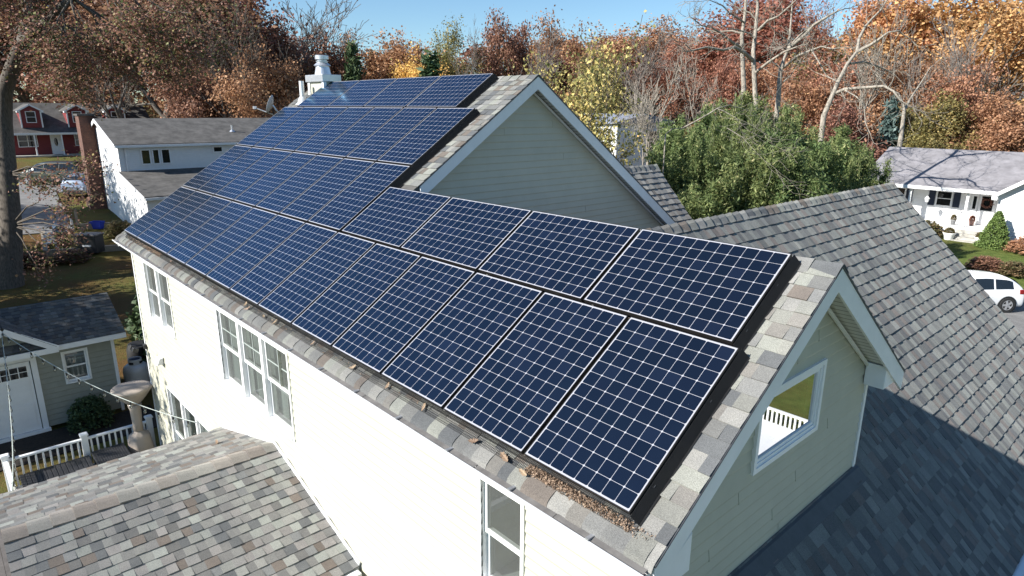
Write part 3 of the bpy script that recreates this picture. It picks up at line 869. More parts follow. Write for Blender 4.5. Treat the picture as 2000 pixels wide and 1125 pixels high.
# ------------------------------------------------------------------ ground, yard
def ground_mat():
    m, n, l, b = newmat('autumn_lawn')
    n1 = noise(n, l, 0.16, 6, 0.62); n2 = noise(n, l, 2.6, 6, 0.7); n3 = noise(n, l, 26, 3, 0.7)
    rg = ramp(n, [(0.25, (0.055, 0.085, 0.020)), (0.55, (0.11, 0.145, 0.036)), (0.8, (0.18, 0.18, 0.06))])
    l.new(n2.outputs[0], rg.inputs[0])
    rl = ramp(n, [(0.2, (0.055, 0.026, 0.012)), (0.5, (0.13, 0.062, 0.028)), (0.75, (0.22, 0.12, 0.05)), (1.0, (0.05, 0.03, 0.02))])
    l.new(n3.outputs[0], rl.inputs[0])
    f = ramp(n, [(0.48, (0, 0, 0)), (0.68, (1, 1, 1))])
    ad = n.new('ShaderNodeMath'); ad.operation = 'MULTIPLY_ADD'; ad.inputs[1].default_value = 0.6
    sc = n.new('ShaderNodeMath'); sc.operation = 'MULTIPLY'; sc.inputs[1].default_value = 0.45
    tcx = n.new('ShaderNodeTexCoord'); spx = n.new('ShaderNodeSeparateXYZ'); l.new(tcx.outputs['Object'], spx.inputs[0])
    mpx = n.new('ShaderNodeMapRange'); mpx.inputs[1].default_value = 2.0; mpx.inputs[2].default_value = -6.0; mpx.inputs[3].default_value = 0.42; mpx.inputs[4].default_value = 0.62; l.new(spx.outputs[0], mpx.inputs[0]); l.new(mpx.outputs[0], sc.inputs[1])
    l.new(n3.outputs[0], sc.inputs[0]); l.new(n1.outputs[0], ad.inputs[0]); l.new(sc.outputs[0], ad.inputs[2])
    l.new(ad.outputs[0], f.inputs[0])
    c = mixc(n, l, rg.outputs[0], rl.outputs[0], f.outputs[0])
    l.new(c, b.inputs['Base Color']); b.inputs['Roughness'].default_value = 0.95; b.inputs['Specular IOR Level'].default_value = 0.1
    bp = n.new('ShaderNodeBump'); bp.inputs['Strength'].default_value = 0.8; bp.inputs['Distance'].default_value = 0.08
    l.new(n3.outputs[0], bp.inputs['Height']); l.new(bp.outputs[0], b.inputs['Normal'])
    return m
M['ground'] = ground_mat()
M['asphalt'] = plain('worn_asphalt', (0.17, 0.165, 0.16), 0.9, var=0.25, scale=1.5, bump=0.2)
M['concrete'] = plain('pale_concrete', (0.36, 0.345, 0.31), 0.85, var=0.2, scale=3, bump=0.2)
M['timber'] = plain('weathered_timber', (0.26, 0.22, 0.17), 0.8, var=0.25, scale=4, stretch=(1, 6, 6), bump=0.2)
M['mulch'] = plain('dark_mulch', (0.022, 0.016, 0.012), 0.95, var=0.6, scale=18, bump=0.6)

xs = np.concatenate([np.linspace(-700, -170, 8), np.arange(-160, 62, 2.0), np.linspace(70, 700, 9)])
ys = np.concatenate([np.linspace(-500, -70, 7), np.arange(-60, 182, 2.0), np.linspace(190, 900, 9)])
V = []; F = []
for j, y in enumerate(ys):
    for i, x in enumerate(xs):
        V.append((x, y, ground_z(x, y)))
nx_ = len(xs)
for j in range(len(ys) - 1):
    for i in range(nx_ - 1):
        F.append((j * nx_ + i, j * nx_ + i + 1, (j + 1) * nx_ + i + 1, (j + 1) * nx_ + i))
me = bpy.data.meshes.new('ground'); me.from_pydata(V, [], F); me.update(); me.polygons.foreach_set('use_smooth', [True] * len(F))
gr_o = bpy.data.objects.new('ground', me); COL.objects.link(gr_o); me.materials.append(M['ground']); gr_o['kind'] = 'structure'

def strip(name, pts, w, mat, dz, kind='structure'):
    """a road or path following the ground"""
    V = []; F = []; P = []
    for (a, b) in zip(pts[:-1], pts[1:]):
        N = max(2, int(math.hypot(b[0] - a[0], b[1] - a[1]) / 1.0))
        for k in range(N): P.append((a[0] + (b[0] - a[0]) * k / N, a[1] + (b[1] - a[1]) * k / N))
    P.append(pts[-1])
    C_ = 5
    for i, p in enumerate(P):
        q = P[min(i + 1, len(P) - 1)]; r = P[max(i - 1, 0)]
        dx, dy = q[0] - r[0], q[1] - r[1]; L = math.hypot(dx, dy) or 1
        nx, ny = -dy / L, dx / L
        for k in range(C_):
            s = (k / (C_ - 1) - .5) * w
            x, y = p[0] + nx * s, p[1] + ny * s
            V.append((x, y, ground_z(x, y) + dz))
    for i in range(len(P) - 1):
        for k in range(C_ - 1):
            F.append((i * C_ + k, i * C_ + k + 1, (i + 1) * C_ + k + 1, (i + 1) * C_ + k))
    me = bpy.data.meshes.new(name); me.from_pydata(V, [], F); me.update(); me.materials.append(mat)
    o = bpy.data.objects.new(name, me); COL.objects.link(o); o['kind'] = kind
    return o
strip('street', [(-47.5, -40), (-46.5, 0), (-46.0, 20), (-46, 70)], 9.5, M['asphalt'], .035)
strip('neighbour_driveway', [(-29.5, 1.0), (-43, 2.2)], 4.2, M['asphalt'], .05)
strip('driveway', [(22, 24.5), (11, 29.5), (2, 36)], 7.0, M['asphalt'], .03)

# shed
sh = thing('garden_shed', 'small grey green shed with dark shingled roof, white double door and porch gable', 'shed', (-5, -2, 0))
M['shed_siding'] = plain('grey_green_lap', (0.26, 0.265, 0.225), 0.7, var=0.08)
SX, SY0, SY1 = -3.8, -4.6, 0.05
mb = MB(); shw = (-1.14, -.62, 1.24, 2.07)
lap_siding(mb, (SX, 0, 0), (0, 1, 0), (1, 0, 0), .12, 2.36, lambda z: (SY0, SY1), [shw, (-2.82, -1.86, .1, 2.07)], expo=.15, proud=.016)
lap_siding(mb, (SX, 0, 0), (0, 1, 0), (1, 0, 0), 2.36, 3.02, lambda z: ((-2.3 - (3.08 - z) * 1.35), (-2.3 + (3.08 - z) * 1.35)), expo=.15, proud=.016)
mb.box(-6.6, SX - .2, SY0, SY1, .1, 2.3)
mb.build('wall', M['shed_siding'], sh)
window(sh, (SX, 0, 0), (0, 1, 0), (1, 0, 0), *shw, lights=1, grid=True, curtain=False, depth=.05, room=.12, casing=.045)
rf = MB(); rs_ = random.Random(5)
ez, ex, rx_, rz_ = 2.42, -3.5, -5.25, 3.19
sl = (rz_ - ez) / (ex - rx_); sn = math.hypot(1, sl)
shingles(rf, (ex, 0, ez), (0, 1, 0), (-1 / sn, 0, sl / sn), (sl / sn, 0, 1 / sn), (ex - rx_) * sn - .01, lambda v: (SY0 - .2, .34), rs_, pal=PAL_DARK, expo=.14)
shingles(rf, (rx_ * 2 - ex, 0, ez), (0, -1, 0), (1 / sn, 0, sl / sn), (-sl / sn, 0, 1 / sn), (ex - rx_) * sn - .01, lambda v: (-.34, -(SY0 - .2)), rs_, pal=PAL_DARK, expo=.14)
# porch gable over the door
pl, pk = -2.3, 3.13
for sg in (1, -1):
    hw = 1.02; gs = (pk - 2.40) / hw; gn = math.hypot(1, gs)
    Lx = 1.35
    o_ = (ex + .06, pl + sg * hw, 2.40)
    if sg > 0: shingles(rf, o_, (-1, 0, 0), (0, -1 / gn, gs / gn), (0, gs / gn, 1 / gn), hw * gn - .01, lambda v: (0, max(.15, Lx * v / (hw * gn) + .15)), rs_, pal=PAL_DARK, expo=.14)
    else: shingles(rf, (ex + .06 - Lx - .15, pl - hw, 2.40), (1, 0, 0), (0, 1 / gn, gs / gn), (0, -gs / gn, 1 / gn), hw * gn - .01, lambda v: (Lx - Lx * v / (hw * gn), Lx + .15), rs_, pal=PAL_DARK, expo=.14)
rf.build('roof', M['shingle'], sh)
tr = MB()
tr.box(ex - .03, ex + .01, SY0 - .2, pl - 1.0, ez - .15, ez - .012); tr.box(ex - .03, ex + .01, pl + 1.0, .34, ez - .15, ez - .012)
tr.box(ex + .015, ex + .05, pl - 1.06, pl + 1.06, 2.24, 2.385)
tr.beam((ex + .04, pl, pk - .10), (ex + .04, pl + 1.06, 2.33), .03, .16); tr.beam((ex + .04, pl, pk - .10), (ex + .04, pl - 1.06, 2.33), .03, .16)
tr.prism([(ex - .04, .312, ez - .02), (rx_, .312, rz_ - .02), (rx_ * 2 - ex, .312, ez - .02), (rx_ * 2 - ex, .312, ez - .15), (rx_, .312, rz_ - .15), (ex - .04, .312, ez - .15)], (0, .025, 0))
tr.build('fascia', M['trim'], sh)
tr = MB(); tr.box(SX, SX + .03, SY1 - .06, SY1 + .02, .05, 2.30); tr.box(SX, ex - .03, SY0, SY1 + .2, 2.30, 2.315); tr.build('corner_board', M['trim'], sh)
dr = MB()
dr.box(SX - .02, SX + .02, -2.80, -1.88, .12, 2.05)
for (a, b, c, d) in ((-2.72, -1.96, .25, .9), (-2.72, -1.96, 1.0, 1.55)): dr.box(SX + .02, SX + .03, a, b, c, d)
dro = dr.build('door', M['trim'], sh, bevel=.006)
dg = MB()
for i in range(4):
    for j in range(2): dg.box(SX + .021, SX + .026, -2.70 + .19 * i, -2.70 + .19 * i + .165, 1.64 + .16 * j, 1.64 + .16 * j + .14)
M['dark_glass'] = plain('dark_glass', (0.012, 0.014, 0.016), 0.06, var=0.2, spec=0.6)
dg.build('door_glass', M['dark_glass'], dro)
dh = MB(); dh.box(SX + .02, SX + .07, -2.77, -2.74, .95, 1.15); dh.build('handle', M['black_plastic'], dro)
df = MB(); df.box(SX, SX + .045, -2.95, -2.82, .05, 2.2); df.box(SX, SX + .045, -1.86, -1.73, .05, 2.2); df.box(SX, SX + .044, -2.82, -1.86, 2.07, 2.2); df.box(SX + .001, SX + .10, -2.98, -1.70, .0, .11)
df.build('door_frame', M['trim'], sh)
bs = MB(); bs.box(-3.7, -2.1, -4.2, .7, .0, .03); bo = bs.build('planting_bed', M['mulch']); bo['kind'] = 'structure'

# propane tank
def tank(loc, r, h, mat, label, col_mat):
    t = thing('propane_tank', label, 'gas tank', loc)
    b = MB(); b.lathe([(r * .8, .0), (r * .82, .06), (r * .7, .08), (r * .93, .13), (r, .22), (r, h * .66), (r * .93, h * .76), (r * .70, h * .83), (r * .3, h * .865), (.02, h * .87)], loc, 28)
    b.build('tank_body', mat, t, smooth=True)
    c = MB(); c.lathe([(r * .52, h * .80), (r * .52, h * .97), (r * .5, h), (r * .47, h * .97), (r * .47, h * .82)], loc, 20); c.build('collar', mat, t, smooth=True)
    for sx in (-1, 1):
        q = MB(); q.obox(Vector(loc) + Vector((.0, 0, h * .90)) + Vector((.72, .69, 0)) * 0 + Vector((sx * .0 + .37 * r * 1.0, sx * .37 * r, 0)), (.707, sx * .707, 0), (-sx * .707, .707, 0), (0, 0, 1), .012, .06, .03); q.build('collar_opening', M['black_plastic'], t)
    l_ = MB(); l_.lathe([(r * .44, h * .93), (r * .42, h * .985), (.01, h * 1.0)], loc, 20); l_.build('valve_lid', col_mat, t, smooth=True)
M['navy'] = plain('navy_plastic', (0.01, 0.014, 0.05), 0.5)
tank((-5.1, .75, 0), .36, 1.05, M['white_metal'], 'white upright propane tank between the shed and the house corner', M['navy'])
b = thing('rain_barrel', 'dark round barrel standing behind the white propane tank', 'barrel', (-6.6, 1.2, 0))
q = MB(); q.lathe([(.30, 0), (.36, .15), (.38, .5), (.36, .85), (.31, 1.0), (.30, 1.02), (.26, 1.02), (.02, 1.0)], (-6.6, 1.2, 0), 24); q.build('barrel_body', M['black_plastic'], b, smooth=True)
q = MB(); q.lathe([(.385, .30), (.39, .32), (.385, .34)], (-6.6, 1.2, 0), 24); q.build('hoop', M['frame_black'], b)

# covered patio heater
M['canvas'] = plain('beige_canvas_cover', (0.36, 0.305, 0.255), 0.85, var=0.1, scale=3, bump=0.3)
hx, hy = -.30, -.29
ht = thing('patio_heater', 'tall patio heater under a beige canvas cover by the deck railing', 'patio heater', (hx, hy, 0.1))
q = MB(); q.lathe([(.13, 1.60), (.19, 1.66), (.30, 1.79), (.40, 1.93), (.445, 1.985), (.44, 2.01), (.36, 2.03), (.18, 2.04), (.02, 2.045)], (hx, hy, 0), 40, wob=.018); q.build('bowl_cover', M['canvas'], ht, smooth=True)
q = MB(); q.lathe([(.11, .9), (.10, 1.1), (.115, 1.3), (.12, 1.45), (.15, 1.57)], (hx, hy, 0), 24, wob=.05); q.build('pole_cover', M['canvas'], ht, smooth=True)
q = MB(); q.lathe([(.30, .1), (.295, .25), (.27, .5), (.235, .72), (.205, .80), (.12, .84), (.095, .90)], (hx, hy, 0), 40, wob=.03); q.build('skirt_cover', M['canvas'], ht, smooth=True)

# deck, railing, storage benches
dk = MB(); y = -3.4
while y < WY - .04:
    dk.box(-.75, 9.4, y, min(y + .135, WY - .03), .06, .10); y += .14
do_ = dk.build('deck', plain('grey_composite_deck', (0.10, 0.09, 0.085), 0.8, var=0.2)); do_['kind'] = 'structure'
rl = thing('deck_railing', 'white vinyl railing along the end of the deck beside the shed', 'railing', (-.62, -1.3, .1))
posts = [-2.85, -1.36, .02]
for yp in posts:
    q = MB(); q.box(-.685, -.555, yp - .065, yp + .065, .1, 1.0); po = q.build('post', M['vinyl'], rl, bevel=.006)
    q = MB(); q.box(-.705, -.535, yp - .085, yp + .085, 1.0, 1.03); q.prism([(-.69, yp - .07, 1.03), (-.55, yp - .07, 1.03), (-.55, yp + .07, 1.03), (-.69, yp + .07, 1.03)], (0, 0, .015)); q.build('post_cap', M['vinyl'], po)
for a, b in zip(posts[:-1], posts[1:]):
    q = MB(); q.box(-.665, -.575, a + .065, b - .065, .88, .925); q.build('top_rail', M['vinyl'], rl, bevel=.008)
    q = MB(); q.box(-.645, -.595, a + .065, b - .065, .17, .21); q.build('bottom_rail', M['vinyl'], rl)
    N = int((b - a) / .125)
    for k in range(1, N):
        yy = a + (b - a) * k / N
        q = MB(); q.box(-.639, -.601, yy - .019, yy + .019, .21, .88); q.build('baluster', M['vinyl'], rl)
q = MB(); q.box(-.66, 1.2, -2.90, -2.81, .88, .925); q.build('side_rail', M['vinyl'], rl)
for k in range(1, 15):
    q = MB(); q.box(-.62 + .125 * k - .019, -.62 + .125 * k + .019, -2.87, -2.83, .1, .88); q.build('baluster', M['vinyl'], rl)
def bench(y0, y1, z, label):
    t = thing('storage_bench', label, 'storage bench', (-.05, (y0 + y1) / 2, .1), 'black storage benches on the deck')
    q = MB(); q.box(-.42, .40, y0 + .03, y1 - .03, .1, z - .06); q.build('bench_body', M['black_plastic'], t, bevel=.02)
    q = MB(); N = 14
    q.box(-.46, .44, y0, y1, z - .055, z - .012)
    for k in range(N):
        yy = y0 + (y1 - y0) * (k + .5) / N; q.box(-.42, .40, yy - (y1 - y0) / N * .42, yy + (y1 - y0) / N * .42, z - .012, z)
    q.build('lid', M['black_plastic'], t, bevel=.006)
bench(-2.68, -1.35, .56, 'long ribbed black storage bench along the white deck railing')
bench(-1.30, -.62, .62, 'short black storage bench beside the covered patio heater')

# string lights
M['bulb'] = glass_pane('clear_bulb', (0.85, 0.85, 0.8), 0.12, 0.05)
def string(label, a, b, sag, N):
    a = Vector(a); b = Vector(b)
    t = thing('string_light', label, 'string lights', (a + b) / 2)
    pts = [a.lerp(b, i / 24) + Vector((0, 0, -sag * 4 * (i / 24) * (1 - i / 24))) for i in range(25)]
    q = MB(); q.tube(pts, .0075, 6); q.build('cable', M['curtain'], t)
    for k in range(N):
        s = (k + .5) / N; p = a.lerp(b, s) + Vector((0, 0, -sag * 4 * s * (1 - s)))
        q = MB(); q.lathe([(.016, -.075), (.020, -.06), (.020, -.01), (.008, 0)], p, 8); so_ = q.build('bulb_socket', M['black_plastic'], t)
        q = MB(); q.lathe([(.004, -.165), (.022, -.15), (.030, -.12), (.026, -.095), (.014, -.075)], p, 10); q.build('bulb', M['bulb'], so_, smooth=True)
string('string of clear bulbs from the shed gable across to the house wall', (-3.44, -2.30, 3.0), (3.3, .08, 2.35), .28, 15)
string('string of clear bulbs hanging from the shed gable towards the porch roof eave', (-3.44, -2.33, 2.95), (4.90, -2.98, 2.80), .55, 16)

# yard clutter on the neighbour's side
kb = MB(); 
for (a, b) in (((-25.6, 1.2), (-25.0, 5.4)), ((-25.6, 1.2), (-29.0, 1.6)), ((-29.6, 3.4), (-29.2, 6.0))):
    kb.beam((a[0], a[1], ground_z(*a) + .12), (b[0], b[1], ground_z(*b) + .12), .2, .4)
tag(kb.build('retaining_kerb', M['timber']), 'pale timber retaining kerb behind the leaf littered lawn', 'kerb')
tb_ = thing('storage_bin', 'large black covered bin with a pale sticker on its front, on the kerb', 'storage bin', (-25.2, 3.2, ground_z(-25.2, 3.2)))
z0 = ground_z(-25.2, 3.2) + .05
ad = Vector((.72, -.69, 0)); au = Vector((.69, .72, 0)); c0 = Vector((-25.3, 3.2, z0))
q = MB(); q.obox(c0 + Vector((0, 0, .48)), au, ad, (0, 0, 1), .60, .38, .48); bo = q.build('bin_body', M['black_plastic'], tb_, bevel=.03)
q = MB(); q.obox(c0 + Vector((0, 0, 1.0)), au, ad, (0, 0, 1), .66, .42, .045); q.build('lid', plain('grey_lid', (.12, .12, .125), .5), tb_, bevel=.02)
q = MB(); q.obox(c0 + ad * .385 + Vector((0, 0, .42)) + au * .1, au, ad, (0, 0, 1), .24, .004, .045); q.build('sticker', M['trim'], bo)
q = MB(); q.obox(c0 + ad * .39 + Vector((0, 0, .80)), au, ad, (0, 0, 1), .5, .012, .02); q.build('handle', M['frame_black'], bo)
rb = thing('recycling_bin', 'bright blue recycling bin at the foot of the brick chimney', 'bin', (-29.6, 4.6, ground_z(-29.6, 4.6)))
c0 = Vector((-29.4, 4.4, ground_z(-29.4, 4.4)))
M['blue'] = plain('blue_plastic', (0.015, 0.045, 0.42), 0.45, var=.15)
q = MB()
top = [c0 + au * (.34 * sx) + ad * (.24 * sy) + Vector((0, 0, .42)) for sx, sy in ((-1, -1), (1, -1), (1, 1), (-1, 1))]
bot = [c0 + au * (.28 * sx) + ad * (.19 * sy) for sx, sy in ((-1, -1), (1, -1), (1, 1), (-1, 1))]
q.face(bot[::-1])
for i in range(4): q.face((bot[i], bot[(i + 1) % 4], top[(i + 1) % 4], top[i]))
q.face([p - Vector((0, 0, .06)) for p in top]); q.build('bin_body', M['blue'], rb)
q = MB()
for i in range(4): q.beam(top[i], top[(i + 1) % 4], .03, .03)
q.build('rim', M['blue'], rb)
def grill(px, py, depth, rz, label):
    c = at(px, py, depth); z = ground_z(c.x, c.y)
    t = thing('gas_grill', label, 'gas grill', (c.x, c.y, z))
    q = MB(); q.box(c.x - .45, c.x + .45, c.y - .28, c.y + .28, z + .1, z + .78); q.build('cabinet', M['black_plastic'], t, bevel=.02)
    q = MB(); q.prism([(c.x - .44, c.y - .3, z + .8), (c.x - .44, c.y - .3, z + .95), (c.x - .44, c.y - .12, z + 1.12), (c.x - .44, c.y + .15, z + 1.12), (c.x - .44, c.y + .3, z + .95), (c.x - .44, c.y + .3, z + .8)], (.88, 0, 0)); q.build('hood', plain('grey_grill_hood', (.2, .21, .24), .4, .4), t, bevel=.02)
    for s in (-1, 1):
        q = MB(); q.box(c.x + s * .46, c.x + s * .85, c.y - .25, c.y + .25, z + .78, z + .82); q.build('side_shelf', M['alu'], t)
        q = MB(); q.lathe([(.09, -.03), (.10, 0), (.09, .03)], (c.x + s * .4, c.y, z + .1), 14, ax=(0, 1, 0)); q.build('wheel', M['black_plastic'], t)
grill(118, 462, 36.5, 0, 'black gas grill with grey hood beside the large black bin')
wc = at(100, 480, 35.5); wz = ground_z(wc.x, wc.y)
ch_ = thing('garden_chair', 'white plastic garden chair in front of the gas grill', 'chair', (wc.x, wc.y, wz))
q = MB(); q.box(wc.x - .25, wc.x + .25, wc.y - .25, wc.y + .25, wz + .42, wz + .45); q.build('seat', M['vinyl'], ch_, bevel=.01)
q = MB(); q.obox((wc.x - .27, wc.y, wz + .70), (0, 1, 0), (.2, 0, .98), (.98, 0, -.2), .25, .28, .015); q.build('backrest', M['vinyl'], ch_, bevel=.01)
for sx in (-1, 1):
    for sy in (-1, 1):
        q = MB(); q.beam((wc.x + sx * .22, wc.y + sy * .22, wz + .42), (wc.x + sx * .26, wc.y + sy * .26, wz), .04, .04); q.build('leg', M['vinyl'], ch_)
for k, (px, py, d, c_) in enumerate(((142, 446, 38.5, M['trim']), (150, 430, 39.5, M['timber']))):
    c = at(px, py, d); z = ground_z(c.x, c.y)
    q = MB(); q.box(c.x - .06, c.x + .06, c.y - .06, c.y + .06, z - .1, z + .95); q.prism([(c.x - .07, c.y - .07, z + .95), (c.x + .07, c.y - .07, z + .95), (c.x + .07, c.y + .07, z + .95), (c.x - .07, c.y + .07, z + .95)], (0, 0, .05))
    tag(q.build('fence_post', c_), ('short white post left of the blue recycling bin', 'short brown post close to the brick chimney foot')[k], 'post')

# low white deck past the garage, seen mirrored in the gable window
dd = thing('side_deck', 'low white deck with a short railing beyond the garage eave, mirrored in the gable window', 'deck', (18, 10, 0))
q = MB(); q.box(15.9, 20.6, 5.5, 13.2, .02, .12); q.build('platform', M['vinyl'], dd)
for xx in (15.95, 20.55):
    q = MB(); q.box(xx - .05, xx + .05, 13.08, 13.18, .12, .62); q.build('post', M['vinyl'], dd)
q = MB(); q.box(15.95, 20.55, 13.09, 13.17, .52, .57); q.build('top_rail', M['vinyl'], dd)
for k in range(1, 36):
    xx = 15.95 + 4.6 * k / 36
    q = MB(); q.box(xx - .022, xx + .022, 13.11, 13.155, .12, .52); q.build('baluster', M['vinyl'], dd)

# ------------------------------------------------------------------ trees
def leaf_mat(name, stops, trans=0.35, rough=0.6):
    m, n, l, b = newmat(name)
    a = n.new('ShaderNodeAttribute'); a.attribute_name = 'rnd'
    r = ramp(n, stops); l.new(a.outputs['Fac'], r.inputs[0])
    oi = n.new('ShaderNodeObjectInfo'); hs = n.new('ShaderNodeHueSaturation')
    mr = n.new('ShaderNodeMapRange'); mr.inputs[3].default_value = 0.485; mr.inputs[4].default_value = 0.515
    l.new(oi.outputs['Random'], mr.inputs[0]); l.new(mr.outputs[0], hs.inputs['Hue'])
    l.new(r.outputs[0], hs.inputs['Color']); hs.inputs['Saturation'].default_value = 0.86; hs.inputs['Value'].default_value = 1.1
    out = n['Material Output']
    b.inputs['Roughness'].default_value = rough; b.inputs['Specular IOR Level'].default_value = 0.25
    l.new(hs.outputs[0], b.inputs['Base Color'])
    tr = n.new('ShaderNodeBsdfTranslucent'); l.new(hs.outputs[0], tr.inputs[0])
    mx = n.new('ShaderNodeMixShader'); mx.inputs[0].default_value = trans
    l.new(b.outputs[0], mx.inputs[1]); l.new(tr.outputs[0], mx.inputs[2]); l.new(mx.outputs[0], out.inputs[0])
    return m
L = {
 'maroon': leaf_mat('maroon_leaves', [(0, (0.123, 0.056, 0.034)), (.5, (0.259, 0.119, 0.066)), (.85, (0.396, 0.192, 0.098)), (1, (0.477, 0.295, 0.122))]),
 'red': leaf_mat('red_leaves', [(0, (0.156, 0.064, 0.034)), (.5, (0.334, 0.133, 0.066)), (.85, (0.477, 0.214, 0.094)), (1, (0.545, 0.324, 0.122))]),
 'rust': leaf_mat('rust_leaves', [(0, (0.170, 0.078, 0.037)), (.5, (0.383, 0.177, 0.078)), (.85, (0.568, 0.284, 0.121)), (1, (0.639, 0.398, 0.156))]),
 'orange': leaf_mat('orange_leaves', [(0, (0.227, 0.106, 0.035)), (.5, (0.540, 0.248, 0.078)), (.85, (0.738, 0.383, 0.121)), (1, (0.511, 0.426, 0.128))]),
 'gold': leaf_mat('gold_leaves', [(0, (0.338, 0.169, 0.024)), (.5, (0.776, 0.389, 0.051)), (.85, (0.850, 0.557, 0.085)), (1, (0.641, 0.506, 0.101))]),
 'yellow': leaf_mat('yellow_green_leaves', [(0, (0.102, 0.128, 0.037)), (.35, (0.289, 0.289, 0.071)), (.7, (0.612, 0.510, 0.111)), (.9, (0.850, 0.646, 0.136)), (1, (0.850, 0.374, 0.119))]),
 'oak': leaf_mat('turning_oak_leaves', [(0, (0.066, 0.083, 0.029)), (.25, (0.099, 0.132, 0.037)), (.4, (0.209, 0.083, 0.061)), (.75, (0.330, 0.154, 0.099)), (.9, (0.242, 0.286, 0.066)), (1, (0.682, 0.352, 0.088))]),
 'olive': leaf_mat('olive_leaves', [(0, (0.090, 0.090, 0.027)), (.5, (0.225, 0.191, 0.050)), (.85, (0.428, 0.293, 0.073)), (1, (0.495, 0.428, 0.112))]),
 'green': leaf_mat('dark_evergreen', [(0, (0.020, 0.044, 0.017)), (.6, (0.048, 0.093, 0.031)), (1, (0.093, 0.145, 0.044))], .15),
 'spruce': leaf_mat('blue_spruce', [(0, (0.032, 0.056, 0.051)), (.6, (0.072, 0.120, 0.112)), (1, (0.144, 0.208, 0.192))], .1),
 'bamboo': leaf_mat('bamboo_leaves', [(0, (0.049, 0.080, 0.022)), (.45, (0.117, 0.172, 0.044)), (.8, (0.258, 0.307, 0.092)), (1, (0.541, 0.492, 0.209))], .4),
 'shrub': leaf_mat('bronze_shrub_leaves', [(0, (0.051, 0.060, 0.020)), (.5, (0.145, 0.128, 0.043)), (.85, (0.289, 0.170, 0.076)), (1, (0.442, 0.289, 0.153))]),
 'cone': leaf_mat('dwarf_spruce', [(0, (0.053, 0.090, 0.015)), (.6, (0.128, 0.188, 0.030)), (1, (0.240, 0.300, 0.060))], .1),
}
M['bark'] = plain('grey_brown_bark', (0.12, 0.105, 0.09), 0.95, var=0.45, scale=7, stretch=(3, 3, .6), bump=0.6, spec=0.1)
M['pale_bark'] = plain('pale_dead_wood', (0.27, 0.24, 0.20), 0.9, var=0.55, scale=5, stretch=(2.5, 2.5, .7), bump=0.5, spec=0.1)
M['twig'] = plain('grey_twigs', (0.20, 0.175, 0.155), 0.95, var=0.3, spec=0.1)

def grow(rg, p, d, Ln, r, lev, maxlev, out, tips, wig=.18, up=.05, spread=(.5, 1.0), ratio=(.55, .8), kids=(3, 5), sides=(8, 6, 5, 4, 3, 3), segs=4, t0=.35, rr=.62):
    d = Vector(d).normalized(); p = Vector(p); pts = [p.copy()]; rad = [r]
    dirs = [d.copy()]
    for i in range(segs):
        d = (d + Vector((rg.gauss(0, wig), rg.gauss(0, wig), rg.gauss(0, wig) + up))).normalized()
        p = p + d * (Ln / segs); pts.append(p.copy()); dirs.append(d.copy())
        rad.append(r * (1 - .45 * (i + 1) / segs))
    out.append((pts, rad, sides[min(lev, len(sides) - 1)]))
    if lev >= maxlev:
        tips.extend(pts[1:]); return
    if lev >= maxlev - 1: tips.append(pts[-1].copy())
    n = rg.randint(*kids); az = rg.uniform(0, 6.28)
    for k in range(n):
        t = t0 + (1 - t0) * (k + rg.uniform(.3, 1.0)) / n if k < n - 1 else 1.0
        x = min(t, .999) * segs; i = int(x); q = pts[i].lerp(pts[i + 1], x - i); dd = dirs[i + 1]
        a = rg.uniform(*spread) * (0.45 if t == 1.0 else 1.0); az += 2.4 + rg.uniform(-.5, .5)
        o = dd.orthogonal().normalized(); o2 = dd.cross(o)
        nd = dd * math.cos(a) + (o * math.cos(az) + o2 * math.sin(az)) * math.sin(a)
        grow(rg, q, nd, Ln * rg.uniform(*ratio), r * rr * rg.uniform(.8, 1.0) * (1 - .3 * t), lev + 1, maxlev, out, tips, wig, up, spread, ratio, kids, sides, segs, .25, rr)

def branch_mesh(name, out, rmin=.012):
    mb = MB()
    for pts, rad, n in out:
        mb.tube(pts, [max(rmin, r) for r in rad], n, cap=False)
    return mb

def leaf_data(name, centers, per, sig, size, npseed, elong=1.0, flat=.4, droop=0.0):
    """many small bent leaf faces gathered round the twig ends"""
    g = np.random.default_rng(npseed)
    c = np.array([tuple(q) for q in centers], dtype=np.float64)
    C_ = np.repeat(c, per, axis=0); N = len(C_)
    clump = np.repeat(g.random(len(c)), per)
    pos = C_ + g.normal(0, 1, (N, 3)) * np.array([sig, sig, sig * .75])
    nrm = g.normal(0, 1, (N, 3)); nrm[:, 2] = np.abs(nrm[:, 2]) + flat; nrm /= np.linalg.norm(nrm, axis=1)[:, None]
    t = g.normal(0, 1, (N, 3)); t[:, 2] -= droop
    t -= nrm * (t * nrm).sum(1)[:, None]; t /= np.linalg.norm(t, axis=1)[:, None]
    w = np.cross(nrm, t); s = size * g.uniform(.6, 1.35, N)[:, None]
    l2 = t * s * elong * .5; w2 = w * s * .5 / max(1, elong ** .3)
    j = lambda: g.uniform(.55, 1.1, N)[:, None]
    fold = nrm * s * .12
    v = np.stack([pos - l2 * j(), pos + w2 * j() - fold, pos + l2 * j(), pos - w2 * j() - fold], 1).reshape(-1, 3)
    me = bpy.data.meshes.new(name)
    me.vertices.add(4 * N); me.vertices.foreach_set('co', v.ravel())
    me.loops.add(4 * N); me.loops.foreach_set('vertex_index', np.arange(4 * N))
    me.polygons.add(N); me.polygons.foreach_set('loop_start', np.arange(0, 4 * N, 4)); me.polygons.foreach_set('loop_total', np.full(N, 4))
    a = me.attributes.new('rnd', 'FLOAT', 'FACE'); a.data.foreach_set('value', np.clip(.55 * g.random(N) + .45 * clump, 0, 1).astype(np.float32))
    me.update(); me.validate()
    me.materials.append(L['rust'])
    return me

